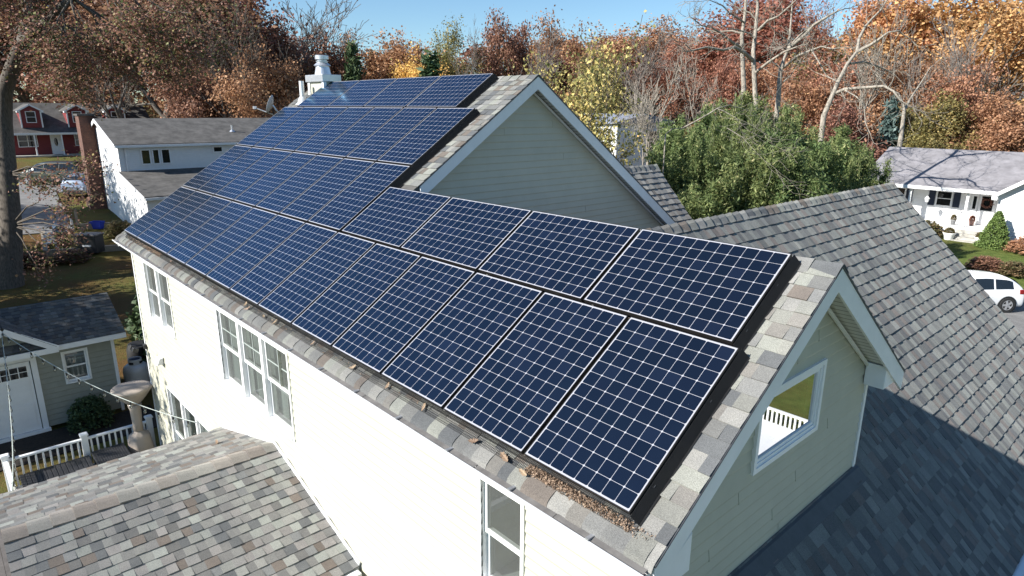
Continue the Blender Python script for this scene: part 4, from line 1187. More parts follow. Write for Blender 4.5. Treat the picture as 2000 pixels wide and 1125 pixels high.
class Kind:
    pass
def make_kind(seed, H, r0, maxlev=4, per=7, sig=.45, size=.30, bare=False, first=.42, cap=1100, **kw):
    rg = random.Random(seed); out = []; tips = []
    grow(rg, (0, 0, -.3), (rg.gauss(0, .04), rg.gauss(0, .04), 1), H * first, r0, 0, maxlev, out, tips, **kw)
    k = Kind()
    ma = max(p.z for p in tips); xs_ = [abs(p.x) for p in tips] + [abs(p.y) for p in tips]
    k.h = ma + sig * .8; k.w = 2 * np.percentile(xs_, 93) + sig
    mbr = branch_mesh('trunk', out, .018 if bare else .012)
    me = bpy.data.meshes.new('trunk'); me.from_pydata(mbr.v, [], mbr.f); me.polygons.foreach_set('use_smooth', [True] * len(mbr.f)); me.update()
    me.materials.append(M['bark'])
    k.trunk = me
    k.leaf = None
    if not bare:
        if len(tips) > cap: tips = random.Random(seed + 1).sample(tips, cap)
        k.leaf = leaf_data('crown', tips, per, sig, size, seed)
    return k
BROAD = dict(spread=(.45, 1.05), kids=(4, 5), ratio=(.52, .78), up=.06)
K_OAK = [make_kind(s, 13, .30, 4, 14, .50, .27, **BROAD) for s in (11, 12, 13, 14, 15)]
K_AIRY = [make_kind(s, 13, .24, 4, 9, .55, .22, wig=.14, spread=(.3, .8), kids=(4, 5), ratio=(.5, .75), up=.10) for s in (21, 22)]
K_BARE = [make_kind(s, 13, .26, 5, bare=True, wig=.15, spread=(.3, .75), kids=(3, 4), ratio=(.55, .75), up=.08) for s in (31, 32)]
K_FINE = [make_kind(41, 9, .20, 4, 18, .30, .20, cap=1000, **BROAD)]
K_YEL = [make_kind(44, 10, .15, 4, 17, .26, .115, wig=.16, spread=(.4, .9), kids=(4, 5), ratio=(.5, .75), up=.10, cap=900)]
def conifer_kind(seed, H, wdt):
    rg = random.Random(seed); c = []; out = [([Vector((0, 0, -.2)), Vector((0, 0, H * .97))], [.16, .03], 6)]
    z = H * .06
    while z < H:
        rr = wdt / 2 * (1 - z / H) ** .8 + .05; n = max(4, int(rr * 9))
        for i in range(n):
            a = rg.uniform(0, 6.28); q = rr * rg.uniform(.55, 1.0)
            c.append(Vector((math.cos(a) * q, math.sin(a) * q, z - q * .25 + rg.uniform(-.15, .15))))
            c.append(Vector((math.cos(a) * q * .5, math.sin(a) * q * .5, z + rg.uniform(-.1, .1))))
        z += H * .035
    k = Kind(); k.h = H; k.w = wdt
    mbr = branch_mesh('trunk', out); me = bpy.data.meshes.new('trunk'); me.from_pydata(mbr.v, [], mbr.f); me.update(); me.materials.append(M['bark']); k.trunk = me
    k.leaf = leaf_data('crown', c, 9, .22, .26, seed, elong=2.2, flat=.2, droop=.5)
    return k
K_CON = [conifer_kind(51, 8, 3.6)]

def place_tree(kind, x, y, z, H, Wd, lm, label, name='autumn_tree', group=None, bark='bark', rz=None, cat='tree'):
    t = thing(name, label, cat, (x, y, z), group, rz=random.Random(hash((round(x * 10), round(y * 10)))).uniform(0, 6.28) if rz is None else rz)
    t.scale = (Wd / kind.w, Wd / kind.w, H / kind.h)
    o = bpy.data.objects.new('trunk', kind.trunk); COL.objects.link(o); o.parent = t
    if bark != 'bark':
        o.material_slots[0].link = 'OBJECT'; o.material_slots[0].material = M[bark]
    if kind.leaf is not None and lm:
        c = bpy.data.objects.new('crown', kind.leaf); COL.objects.link(c); c.parent = t
        c.material_slots[0].link = 'OBJECT'; c.material_slots[0].material = L[lm]
    return t
def tree_px(kind, px, top, depth, wpx, lm, label, **kw):
    p = at(px, top, depth); z = ground_z(p.x, p.y) - .1
    return place_tree(kind, p.x, p.y, z, max(2.0, (p.z - z) * 1.06 + .4), wpx / FPX * depth, lm, label, **kw)

O, A_, B_ = K_OAK, K_AIRY, K_BARE
# left side, beyond the white and red houses
tree_px(O[0], 290, -70, 66, 330, 'maroon', 'dark maroon oak with low spreading limbs above the white neighbour roof')
tree_px(O[1], 455, -45, 74, 250, 'maroon', 'maroon oak right of the low limbed one, behind the neighbour roof')
tree_px(O[2], 560, 35, 78, 190, 'maroon', 'brownish maroon oak left of the metal chimney flue')
tree_px(O[3], 150, -60, 84, 280, 'maroon', 'brown maroon oak directly behind the red house')
tree_px(O[4], 10, -50, 82, 260, 'maroon', 'maroon oak half hidden behind the leaning oak trunk')
tree_px(O[1], 380, -30, 92, 260, 'red', 'tall reddish oak rising between the two maroon oaks')
tree_px(B_[0], 605, -8, 84, 210, None, 'leafless grey tree with fine twigs against the sky left of the flue', name='bare_tree', bark='twig')
tree_px(O[3], 640, 82, 80, 105, 'maroon', 'small brown red oak just right of the metal flue')
tree_px(O[2], 500, 100, 60, 170, 'rust', 'lower rusty oak close behind the long neighbour roof ridge')
tree_px(O[4], 400, 110, 60, 150, 'maroon', 'lower dark oak behind the left half of the neighbour roof ridge')
tree_px(K_CON[0], 688, 105, 74, 75, 'green', 'dark green cedar between the flue and the golden tree', name='cedar_tree')
tree_px(K_CON[0], 728, 118, 90, 62, 'olive', 'olive conifer at the left edge of the golden tree', name='cedar_tree')
# centre, along the skyline
tree_px(O[0], 768, 72, 84, 150, 'rust', 'rust topped oak behind the golden tree')
tree_px(O[4], 800, 100, 74, 125, 'gold', 'golden orange tree above the top row of panels')
tree_px(A_[0], 888, 48, 88, 105, 'olive', 'thin half bare tree between the golden tree and the dark red oak')
tree_px(O[1], 968, 40, 92, 118, 'maroon', 'round dark red oak above the upper gable peak')
tree_px(O[2], 1088, 36, 98, 160, 'red', 'wide red oak right of the round dark red one')
tree_px(O[0], 1195, 58, 104, 150, 'rust', 'rust brown oak right of the wide red oak')
tree_px(O[3], 1285, 36, 106, 165, 'rust', 'rust red oak above the small white gabled house')
tree_px(O[4], 1355, 50, 98, 130, 'red', 'red oak left of the pale dead trees')
tree_px(K_CON[0], 842, 128, 62, 120, 'green', 'low green pine showing over the top row of panels', name='pine_tree')
tree_px(O[1], 1150, 105, 92, 140, 'maroon', 'lower dark red oak behind the yellow green tree')
tree_px(A_[1], 1225, 95, 80, 150, 'olive', 'brown olive tree behind the small white gabled house')
tree_px(A_[0], 1320, 100, 88, 120, 'red', 'faded red maple behind the utility pole')
tree_px(O[2], 1425, 108, 74, 105, 'red', 'crimson maple left of the pale dead trunks')
tree_px(B_[1], 1295, 100, 62, 170, None, 'leafless pale tree in front of the small white gabled house', name='bare_tree', bark='pale_bark')
tree_px(B_[0], 1262, 165, 50, 100, None, 'small leafless tree beside the low grey white building', name='bare_tree', bark='pale_bark')
# right side, the hill behind the ranch house
tree_px(O[0], 1500, -25, 92, 210, 'red', 'tall red oak behind the pale dead trunks')
tree_px(A_[1], 1640, -10, 84, 120, 'red', 'sparse red tree left of the tall orange oak')
tree_px(O[3], 1600, 78, 88, 200, 'olive', 'olive brown oak on the hill behind the arching dead tree')
tree_px(O[4], 1590, 128, 66, 150, 'red', 'dark red maple below the olive hill oak')
tree_px(O[1], 1525, 118, 76, 130, 'rust', 'rusty maple between the dead trunks and the dark red maple')
tree_px(O[2], 1740, -20, 80, 230, 'orange', 'tall orange oak right of the arching dead tree')
tree_px(O[0], 1860, -30, 74, 230, 'orange', 'tall orange oak above the middle of the ranch roof')
tree_px(O[3], 1985, 0, 66, 230, 'orange', 'orange oak at the right edge, behind the ranch gable')
tree_px(O[4], 1690, 95, 70, 170, 'rust', 'rust orange oak left of the ranch roof ridge')
tree_px(O[1], 1800, 110, 64, 170, 'rust', 'lower rust oak in front of the orange oaks, left part')
tree_px(O[2], 1910, 130, 58, 170, 'rust', 'lower rust oak in front of the orange oaks, right part')
tree_px(K_FINE[0], 1850, 190, 56, 150, 'olive', 'yellow olive tree just behind the ranch roof ridge')
tree_px(K_FINE[0], 1965, 190, 54, 150, 'rust', 'brown low tree behind the right end of the ranch ridge')
tree_px(K_FINE[0], 1780, 215, 58, 110, 'olive', 'dark olive tree right of the blue spruce')
tree_px(K_CON[0], 1743, 212, 57, 75, 'spruce', 'blue grey spruce at the left end of the ranch ridge', name='spruce_tree')
tree_px(K_FINE[0], 1650, 205, 56, 150, 'maroon', 'dark red low tree behind the bamboo, left of the ranch')
# leafless trees standing among the coloured crowns
for i_, (px, top, d, w_, k_, bk, lab) in enumerate((
    (1185, 70, 78, 120, 1, 'twig', 'leafless grey tree in front of the rust brown oak right of the wide red oak'),
    (1265, 62, 86, 130, 0, 'twig', 'leafless grey tree in front of the rust red skyline oak'),
    (1350, 85, 70, 110, 1, 'pale_bark', 'pale leafless tree beside the faded red maple'),
    (1715, 30, 62, 130, 0, 'pale_bark', 'pale leafless tree in front of the tall orange oak'),
    (1800, 60, 58, 130, 1, 'twig', 'leafless grey tree above the left half of the ranch roof'),
    (1895, 40, 60, 140, 0, 'twig', 'leafless grey tree above the right half of the ranch roof'),
    (425, 20, 58, 170, 0, 'bark', 'dark leafless tree in front of the maroon oaks'),
    (530, 40, 62, 150, 1, 'bark', 'dark leafless tree left of the chimney'),
    (240, 10, 60, 190, 1, 'bark', 'dark leafless tree between the red house and the white house'),
    (905, 42, 80, 90, 1, 'twig', 'leafless grey tree left of the round dark red oak'),
    (1060, 60, 84, 90, 0, 'twig', 'leafless grey tree right of the round dark red oak'))):
    tree_px(B_[k_], px, top, d, w_, None, lab, name='bare_tree', bark=bk)
# yellow green tree right behind the house
tree_px(K_YEL[0], 1098, 88, 24, 215, 'yellow', 'yellow green tree right behind the upper gable of the solar house', rz=.6)
# trees outside the left edge that shade the shed and the yard
for (x, y, H, w_, lm, lab) in ((-9.5, -12.5, 14.5, 8.0, 'oak', 'broad oak by the deck that shades the shed'), (-18.5, -11.5, 13, 9, 'oak', 'broad oak that shades the lawn behind the shed'),
                               (-27, -9.5, 12, 9, 'oak', 'broad oak that shades the black bin'), (-39, -9.5, 15, 9, 'rust', 'tall oak that dapples the white gable wall')):
    place_tree(O[int(-x) % 5], x, y, ground_z(x, y), H, w_, lm, lab, name='shade_tree')

# the big leaning oak at the left edge, its limbs followed from the photograph in depth
def limb(out, pts, r0, r1, n=8):
    P = [at(*q) for q in pts]; N = len(P)
    out.append((P, [r0 + (r1 - r0) * i / (N - 1) for i in range(N)], n)); return P
rg = random.Random(77); out = []; tips = []
b0 = at(18, 560, 30.2); b0.z = ground_z(b0.x, b0.y) - .2
tp = [b0, at(22, 520, 30.2), at(22, 440, 30.1), at(14, 340, 30), at(6, 240, 30), at(8, 180, 29.9), at(28, 122, 29.6), at(44, 84, 29.3)]
out.append((tp, [.60, .46, .43, .40, .37, .34, .30, .27], 14))
l1 = limb(out, [(44, 84, 29.3), (72, 58, 28.6), (100, 36, 28), (140, -5, 27), (190, -50, 26)], .25, .12)
l2 = limb(out, [(42, 86, 29.3), (48, 50, 29.6), (55, 5, 30), (60, -60, 30.5)], .22, .12)
def spray(p, d, ln, r, lev=2):
    grow(rg, p, d, ln, r, 4 - lev - 1, 3, out, tips, wig=.2, up=.02, spread=(.4, .95), kids=(3, 5), ratio=(.5, .75), sides=(5, 5, 4, 3), rr=.55)
tg = [(150, 40, 27), (200, 70, 28), (240, 30, 26), (290, 60, 27), (320, 20, 26), (250, 85, 28), (170, 90, 29), (120, 80, 28), (330, 60, 28), (90, 0, 27), (10, 20, 29), (20, 70, 28), (-10, 110, 28), (210, 5, 26), (280, 95, 29), (60, 110, 30), (100, 110, 29.5), (360, 30, 28), (0, 10, 27), (130, 70, 27), (60, 40, 28)]
for q in tg:
    tgt = at(*q); s = min(l1 + l2 + tp[5:], key=lambda p_: (p_ - tgt).length)
    v = tgt - s; mid = s + v * .55 + Vector((rg.uniform(-.3, .3), rg.uniform(-.3, .3), .25))
    out.append(([s, mid, tgt], [.06, .045, .03], 5))
    spray(mid, v, 1.5, .03); spray(tgt, v, 1.5, .028)
# low leafy branches below the crown
for q in ((75, 395, 29), (120, 370, 28.6), (150, 400, 28.4), (95, 430, 29), (70, 470, 29.4), (110, 470, 29), (140, 350, 28.5), (60, 350, 29.4), (130, 445, 28.6), (85, 330, 29), (60, 500, 29.5), (150, 320, 28.6)):
    tgt = at(*q); s = tp[2] if q[1] > 380 else tp[3]
    v = tgt - s; mid = s + v * .6 + Vector((0, 0, .2))
    out.append(([s, mid, tgt], [.04, .03, .02], 5)); grow(rg, tgt, v + Vector((0, 0, .3)), .9, .016, 2, 3, out, tips, wig=.25, up=0, spread=(.5, 1.1), kids=(3, 5), sides=(4, 4, 3, 3))
oak = thing('leaning_oak', 'big oak at the left edge with a thick bent trunk and turning leaves', 'tree', b0)
mbr = branch_mesh('trunk', out, .012)
mbr.build('trunk', M['bark'], oak, smooth=True)
lm_ = leaf_data('crown', [p - b0 for p in tips], 10, .32, .125, 78)
c = bpy.data.objects.new('crown', lm_); COL.objects.link(c); c.parent = oak; lm_.materials[0] = L['oak']

# pale dead trees on the right, limbs followed from the photograph in depth
def dead(label, trunk, limbs, r, seed, depth_jit=1.0, twig=True):
    rg = random.Random(seed); out = []; tips = []
    P = [at(*q) for q in trunk]
    base = P[0].copy(); base.z = ground_z(base.x, base.y) - .2
    Pt = [base] + P
    r *= .52
    out.append((Pt, [r * 1.15] + [r * (1 - .5 * i / (len(P) - 1)) for i in range(len(P))], 10))
    if twig: grow(rg, P[-1], P[-1] - P[-2], 3.0, r * .45, 2, 4, out, tips, wig=.22, up=.05, kids=(3, 4), sides=(6, 5, 4, 3, 3))
    for pts, r0, tw in limbs:
        Q = [at(*q) for q in pts]; N = len(Q)
        r0 *= .62
        out.append((Q, [r0 * (1 - .65 * i / (N - 1)) for i in range(N)], 7))
        for i in range(1, N):
            d = Q[i] - Q[i - 1]
            for k in range(tw):
                o = d.orthogonal().normalized(); a = rg.uniform(0, 6.28); o = Matrix.Rotation(a, 3, d.normalized()) @ o
                s = Q[i - 1].lerp(Q[i], rg.uniform(.2, 1))
                grow(rg, s, d.normalized() * .7 + o, rg.uniform(.8, 1.8), r0 * .22, 2, 4, out, tips, wig=.25, up=.04, kids=(2, 4), sides=(5, 5, 4, 3, 3))
        grow(rg, Q[-1], Q[-1] - Q[-2], 1.5, r0 * .33, 2, 4, out, tips, wig=.22, up=.03, kids=(3, 4), sides=(5, 5, 4, 3, 3))
    t = thing('dead_tree', label, 'tree', base)
    branch_mesh('trunk', out, .011 if P[0].y > 30 else .005).build('trunk', M['pale_bark'], t, smooth=True)
dead('pale dead tree with two trunks, leftmost above the bamboo', [(1453, 170, 44), (1450, 110, 44), (1449, 70, 44), (1455, 30, 44), (1458, -20, 44)],
     [([(1449, 92, 44), (1432, 84, 43), (1410, 66, 42.5), (1390, 54, 42), (1370, 50, 41)], .17, 1), ([(1450, 66, 44), (1430, 60, 44), (1400, 62, 45), (1380, 60, 45)], .12, 1), ([(1455, 45, 44), (1440, 35, 43), (1425, 25, 43), (1410, 10, 42), (1385, 0, 41)], .11, 1)], .33, 1)
dead('pale dead tree with long level limbs over the middle of the bamboo', [(1476, 205, 40), (1473, 150, 40), (1471, 100, 40), (1476, 60, 40.5), (1480, 10, 41), (1476, -20, 41)],
     [([(1471, 118, 40), (1455, 104, 39), (1435, 92, 38), (1412, 98, 37.5), (1380, 92, 37), (1350, 99, 36.5)], .2, 1), ([(1474, 143, 40), (1500, 122, 39), (1530, 102, 38), (1545, 96, 38), (1560, 90, 37)], .15, 1),
      ([(1480, 60, 40.5), (1500, 40, 40), (1520, 32, 39.5), (1545, 10, 39), (1560, -5, 38)], .15, 1), ([(1474, 75, 40), (1466, 66, 40), (1440, 58, 39), (1420, 55, 38.5)], .11, 1), ([(1478, 40, 41), (1465, 25, 41), (1440, 15, 41), (1420, 3, 41)], .10, 1)], .30, 2)
dead('pale dead tree right of the level limbed one, forked near the top', [(1520, 195, 46), (1524, 140, 46), (1531, 115, 46), (1540, 95, 46)],
     [([(1540, 95, 46), (1556, 82, 45.5), (1575, 65, 45), (1590, 48, 45), (1620, 30, 44), (1640, 20, 44)], .22, 1), ([(1540, 98, 46), (1542, 78, 46.5), (1545, 40, 47), (1548, 0, 47)], .18, 1), ([(1520, 130, 46), (1505, 118, 45), (1505, 98, 44), (1510, 80, 44)], .10, 1),
      ([(1526, 135, 46), (1560, 108, 44), (1585, 98, 43), (1604, 91, 43), (1625, 95, 42)], .17, 1), ([(1585, 98, 43), (1600, 122, 42), (1612, 145, 42), (1630, 158, 41)], .09, 1), ([(1540, 80, 46), (1525, 70, 45), (1512, 60, 44)], .10, 1), ([(1530, 160, 46), (1545, 146, 46), (1560, 125, 46)], .09, 1)], .34, 3)
dead('arching pale dead tree whose limb bends over left of the ranch roof', [(1609, 226, 38.5), (1622, 195, 38.5), (1636, 162, 38.5), (1655, 125, 38.5), (1674, 100, 38.5)],
     [([(1674, 100, 38.5), (1678, 75, 38.6), (1690, 52, 38.7), (1702, 38, 38.8), (1720, 20, 39), (1735, -5, 39)], .17, 1), ([(1674, 101, 38.5), (1700, 88, 38), (1718, 76, 37.5), (1735, 63, 37), (1755, 60, 37)], .18, 1),
      ([(1632, 182, 38.5), (1650, 174, 38), (1690, 171, 37), (1726, 168, 36.5), (1745, 178, 36), (1758, 196, 36), (1763, 200, 36)], .17, 1), ([(1660, 124, 38.5), (1690, 121, 39), (1715, 130, 39.5), (1735, 138, 40), (1750, 148, 40)], .12, 1),
      ([(1650, 176, 38), (1672, 188, 37), (1688, 205, 37), (1690, 240, 36.5), (1700, 262, 36)], .08, 1), ([(1640, 160, 38.5), (1615, 150, 39), (1590, 140, 40)], .06, 0)], .30, 4, twig=False)
dead('stout bark covered dead trunk just behind the left end of the ranch ridge', [(1757, 285, 49), (1762, 250, 49), (1766, 215, 49), (1763, 200, 49)], [([(1766, 215, 49), (1780, 190, 50), (1800, 160, 51), (1812, 140, 51)], .16, 1)], .34, 5)
dead('bare pale branch lying across the top of the bamboo', [(1300, 262, 24), (1312, 252, 24), (1330, 250, 24)], [([(1330, 252, 24), (1360, 236, 23.5), (1385, 222, 23.5), (1400, 212, 23.5), (1412, 216, 23.4), (1440, 232, 23.3)], .05, 1), ([(1400, 212, 23.5), (1425, 205, 23.8), (1460, 215, 24)], .035, 1), ([(1420, 250, 23), (1450, 268, 22.8), (1470, 290, 22.6)], .025, 1)], .05, 6, twig=False)

# bamboo grove
def bamboo_kind(seed):
    rg = random.Random(seed); out = []; cs = []
    for i in range(15):
        a = rg.uniform(0, 6.28); q = rg.uniform(.05, 1.0); h = rg.uniform(.72, 1.0) * 8.0
        p0 = Vector((math.cos(a) * q, math.sin(a) * q, 0)); lean = Vector((math.cos(a), math.sin(a), 0)) * rg.uniform(.2, 1.1)
        pts = [p0 + Vector((0, 0, h * t)) + lean * (t ** 2.2) - Vector((0, 0, .7 * t ** 5)) for t in (0, .2, .4, .6, .75, .88, 1.0)]
        out.append((pts, [.025, .024, .022, .018, .014, .010, .006], 5))
        for k in range(52):
            t = rg.uniform(.10, 1.0) ** .8; x = t * 6; j = min(5, int(x)); c = pts[j].lerp(pts[j + 1], x - j)
            b = rg.uniform(0, 6.28); rr = rg.uniform(.04, .40) * (1.2 - .75 * t)
            cs.append(c + Vector((math.cos(b) * rr, math.sin(b) * rr, rg.uniform(-.15, .15))))
    k = Kind(); k.h = 6.9; k.w = 3.2
    mbr = branch_mesh('culms', out); me = bpy.data.meshes.new('culms'); me.from_pydata(mbr.v, [], mbr.f); me.update(); me.materials.append(M['culm']); k.trunk = me
    k.leaf = leaf_data('foliage', cs, 20, .15, .10, seed, elong=2.4, flat=.5, droop=.8)
    return k
M['culm'] = plain('bamboo_culm', (0.16, 0.17, 0.05), 0.5, var=.3)
KB = [bamboo_kind(s) for s in (61, 62, 63)]
rg = random.Random(9)
spots = []
for row, (d0, n) in enumerate(((23.5, 9), (26.5, 10), (30, 10), (34, 10))):
    for i in range(n):
        px = 1312 + (1700 - 1312) * (i + .5 * (row % 2)) / (n - 1) + rg.uniform(-12, 12)
        spots.append((px, d0 + rg.uniform(-1, 1), row))
tops = np.array([[1230, 340], [1290, 282], [1340, 258], [1400, 236], [1450, 222], [1500, 222], [1540, 226], [1580, 236], [1620, 262], [1660, 298], [1700, 325], [1740, 345]])
for k in range(14):
    spots.append((1335 + 25 * k + rg.uniform(-8, 8), rg.uniform(26, 33), 4))
for i, (px, d, row) in enumerate(spots):
    ty = float(np.interp(px, tops[:, 0], tops[:, 1])) + (3 - row) * 34 * (row < 4) + rg.uniform(-24, 34) + (26 if row == 4 else 0)
    p = at(px, ty, d); z = ground_z(p.x, p.y)
    k = KB[i % 3]
    t = thing('bamboo_clump', 'dense green bamboo clump in the grove right of the upper gable', 'bamboo', (p.x, p.y, z), 'bamboo clumps of the grove', rz=rg.uniform(0, 6.28))
    s = max(.5, (p.z - z) / k.h); t.scale = (s * (rg.uniform(.7, 1.0) if row < 4 else rg.uniform(.28, .42)),) * 2 + (s,)
    o = bpy.data.objects.new('culms', k.trunk); COL.objects.link(o); o.parent = t
    c = bpy.data.objects.new('foliage', k.leaf); COL.objects.link(c); c.parent = t
    c.material_slots[0].link = 'OBJECT'; c.material_slots[0].material = L['bamboo']
# dark evergreen hedge mass behind the shed and the house corner
def bush(px, py, depth, wpx, hm, lm, label, kind=None, name='shrub', cat='shrub', group=None, x=None, y=None, w=None):
    if x is None:
        p = at(px, py, depth); x, y = p.x, p.y; w = wpx / FPX * depth
    k = kind or K_SH
    t = thing(name, label, cat, (x, y, ground_z(x, y) - .03), group, rz=random.Random(int(px * 7 + depth)).uniform(0, 6.28))
    t.scale = (w / k.w, w / k.w, hm / k.h)
    o = bpy.data.objects.new('stems', k.trunk); COL.objects.link(o); o.parent = t
    c = bpy.data.objects.new('foliage', k.leaf); COL.objects.link(c); c.parent = t
    c.material_slots[0].link = 'OBJECT'; c.material_slots[0].material = L[lm]
    return t
def shrub_kind(seed, cone=False):
    rg = random.Random(seed); out = []; cs = []
    for i in range(260 if not cone else 1900):
        a = rg.uniform(0, 6.28); u = rg.random()
        if cone:
            z = u ** 1.35; r = .5 * (1 - z) ** .75 * rg.uniform(.62, 1.0); cs.append(Vector((math.cos(a) * r, math.sin(a) * r, z)))
        else:
            ph = math.acos(1 - u); rr = rg.uniform(.55, 1.0) ** .6 * .5
            q = Vector((math.cos(a) * math.sin(ph) * rr, math.sin(a) * math.sin(ph) * rr, .12 + math.cos(ph) * rr * 1.7))
            cs.append(q)
            if i % 9 == 0: out.append(([Vector((0, 0, 0)), q * .5 + Vector((0, 0, .05)), q], [.02, .014, .006], 4))
    if cone: out.append(([Vector((0, 0, 0)), Vector((0, 0, .95))], [.05, .02], 5))
    k = Kind(); k.h = 1.0; k.w = 1.0
    mbr = branch_mesh('stems', out, .004); me = bpy.data.meshes.new('stems'); me.from_pydata(mbr.v, [], mbr.f); me.update(); me.materials.append(M['bark']); k.trunk = me
    k.leaf = leaf_data('foliage', cs, 14 if not cone else 9, .055 if not cone else .022, .075 if not cone else .042, seed, flat=.5)
    return k
K_SH = shrub_kind(71); K_CN = shrub_kind(72, True)
bush(170, 800, 15, 0, .95, 'green', 'small dark green shrub under the shed window', x=-3.3, y=-.85, w=1.0)
bush(228, 530, 30, 0, 3.6, 'green', 'tall dark evergreen at the back left corner of the solar house', x=-3.2, y=3.1, w=2.6, name='evergreen_shrub')
bush(215, 560, 30, 0, 3.0, 'green', 'dark evergreen hedge plant behind the shed roof end', x=-8.0, y=2.8, w=3.0, name='evergreen_shrub')
bush(225, 580, 30, 0, 2.6, 'green', 'dark evergreen hedge plant between the shed and the tall corner evergreen', x=-5.6, y=2.4, w=2.4, name='evergreen_shrub')
bush(215, 430, 40, 60, 1.0, 'shrub', 'green shrub at the base of the white gable wall', x=-27.5, y=5.2, w=1.6)
bush(60, 520, 33.5, 60, .8, 'oak', 'low shrub beside the leaning oak trunk', w=None)
bush(140, 505, 34.5, 60, .7, 'oak', 'low shrub along the kerb left of the black bin')

# far woodland beyond the last row of single trees
def wood(name, specs, seed):
    g = np.random.default_rng(seed); cs = []
    for (px, top, depth, wpx) in specs:
        p = at(px, top, depth); z0 = ground_z(p.x, p.y); H = p.z - z0; w = wpx / FPX * depth
        n = 330
        for i in range(n):
            a = g.uniform(0, 6.28); u = g.uniform(-.9, 1); r = math.sqrt(max(0, 1 - u * u)) * g.uniform(.6, 1) ** .5 * w / 2
            cs.append((p.x + math.cos(a) * r, p.y + math.sin(a) * r, z0 + H * .47 + u * H * .52))
    me = leaf_data(name, cs, 11, .9, .7, seed)
    o = bpy.data.objects.new(name, me); COL.objects.link(o); o['kind'] = 'stuff'
    return o, me
sp_ = []
rg = random.Random(4)
for px in range(-60, 2080, 62):
    ty = float(np.interp(px, [-60, 300, 600, 690, 760, 850, 1000, 1300, 1420, 1600, 1750, 2080], [0, 10, 70, 150, 110, 110, 80, 75, 60, 70, 30, 20])) + rg.uniform(0, 30)
    sp_.append((px, ty, rg.uniform(120, 150), rg.uniform(80, 120)))
for sl_, lm2, nm in ((0, 'rust', 'far_rust_woodland'), (1, 'maroon', 'far_red_woodland'), (2, 'olive', 'far_olive_woodland')):
    o, me = wood(nm, sp_[sl_::3], 90 + sl_); me.materials[0] = L[lm2]
    tag(o, ('rust brown far woodland closing the skyline', 'dark red far woodland closing the skyline', 'olive far woodland closing the skyline')[sl_], 'woodland')

# ------------------------------------------------------------------ neighbouring buildings
def brick_mat(name, c1, c2, mortar, scale):
    m, n, l, b = newmat(name)
    tc = n.new('ShaderNodeTexCoord'); mp = n.new('ShaderNodeMapping')
    sx = n.new('ShaderNodeSeparateXYZ'); cx = n.new('ShaderNodeCombineXYZ'); ad = n.new('ShaderNodeMath'); ad.operation = 'ADD'
    l.new(tc.outputs['Object'], sx.inputs[0]); l.new(sx.outputs[0], ad.inputs[0]); l.new(sx.outputs[1], ad.inputs[1]); l.new(ad.outputs[0], cx.inputs[0]); l.new(sx.outputs[2], cx.inputs[1])
    bt = n.new('ShaderNodeTexBrick'); bt.inputs['Scale'].default_value = scale
    bt.inputs['Color1'].default_value = (*c1, 1); bt.inputs['Color2'].default_value = (*c2, 1); bt.inputs['Mortar'].default_value = (*mortar, 1)
    l.new(cx.outputs[0], bt.inputs[0]); nz = noise(n, l, 2.0, 4)
    r = ramp(n, [(.3, (.7,) * 3), (.7, (1.15,) * 3)]); l.new(nz.outputs[0], r.inputs[0])
    c = mixc(n, l, bt.outputs[0], r.outputs[0], 1.0, 'MULTIPLY'); l.new(c, b.inputs['Base Color']); b.inputs['Roughness'].default_value = .9
    return m
M['brick'] = brick_mat('red_brown_brick', (.15, .062, .040), (.10, .042, .030), (.13, .10, .08), 4.5)
M['white_siding'] = plain('white_siding', (.72, .72, .72), .55, var=.04)
M['red_siding'] = plain('barn_red_siding', (.17, .018, .02), .6, var=.12)
M['dark_roof'] = plain('dark_shingle', (.085, .08, .075), .95, var=.45, scale=1.6, stretch=(1, 1, 1), bump=.3)
M['ranch_roof'] = plain('grey_violet_shingle', (.205, .195, .205), .95, var=.3, scale=1.4, bump=.3)
M['navy_shutter'] = plain('navy_shutter', (.012, .02, .045), .6)

def lap_quad(mb, x0, y0, x1, y1, z0f, z1f, zlo, zhi, n, expo=.2):
    """lap boards on the wall from (x0,y0) to (x1,y1); z range limited by lower/upper functions of t"""
    L = math.hypot(x1 - x0, y1 - y0); u = ((x1 - x0) / L, (y1 - y0) / L, 0)
    def ur(z):
        ts = [t / 60 for t in range(61) if z0f(t / 60) - 1e-6 <= z <= z1f(t / 60) + 1e-6]
        return (min(ts) * L, max(ts) * L) if len(ts) > 1 else None
    lap_siding(mb, (x0, y0, 0), u, n, zlo, zhi, ur, expo=expo, proud=.016)

def flat_window(par, c, u, n, w, h, lights=1, name='window', bars=True, frame=None, fw=.06):
    """small window for a far wall: frame and dark glass"""
    c, u, n = Vector(c), Vector(u), Vector(n); up = Vector((0, 0, 1)); f = MB()
    f.obox(c + up * (h / 2) + n * .03, u, up, n, w / 2 + fw, fw / 2, .05); f.obox(c - up * (h / 2) + n * .03, u, up, n, w / 2 + fw, fw / 2, .05)
    for s in (-1, 1): f.obox(c + u * (s * (w / 2 + fw / 2)) + n * .03, u, up, n, fw / 2, h / 2 - fw / 2, .05)
    for i in range(1, lights): f.obox(c + u * (-w / 2 + w * i / lights) + n * .03, u, up, n, fw / 2, h / 2 - fw / 2, .045)
    if bars: f.obox(c + n * .03, u, up, n, w / 2, .02, .042)
    o = f.build(name, frame or M['trim'], par)
    g = MB(); g.face([c + u * (s * w / 2) + up * (t * h / 2) + n * .035 for s, t in ((-1, -1), (1, -1), (1, 1), (-1, 1))]); g.build('pane', M['dark_glass'], o)
    return o

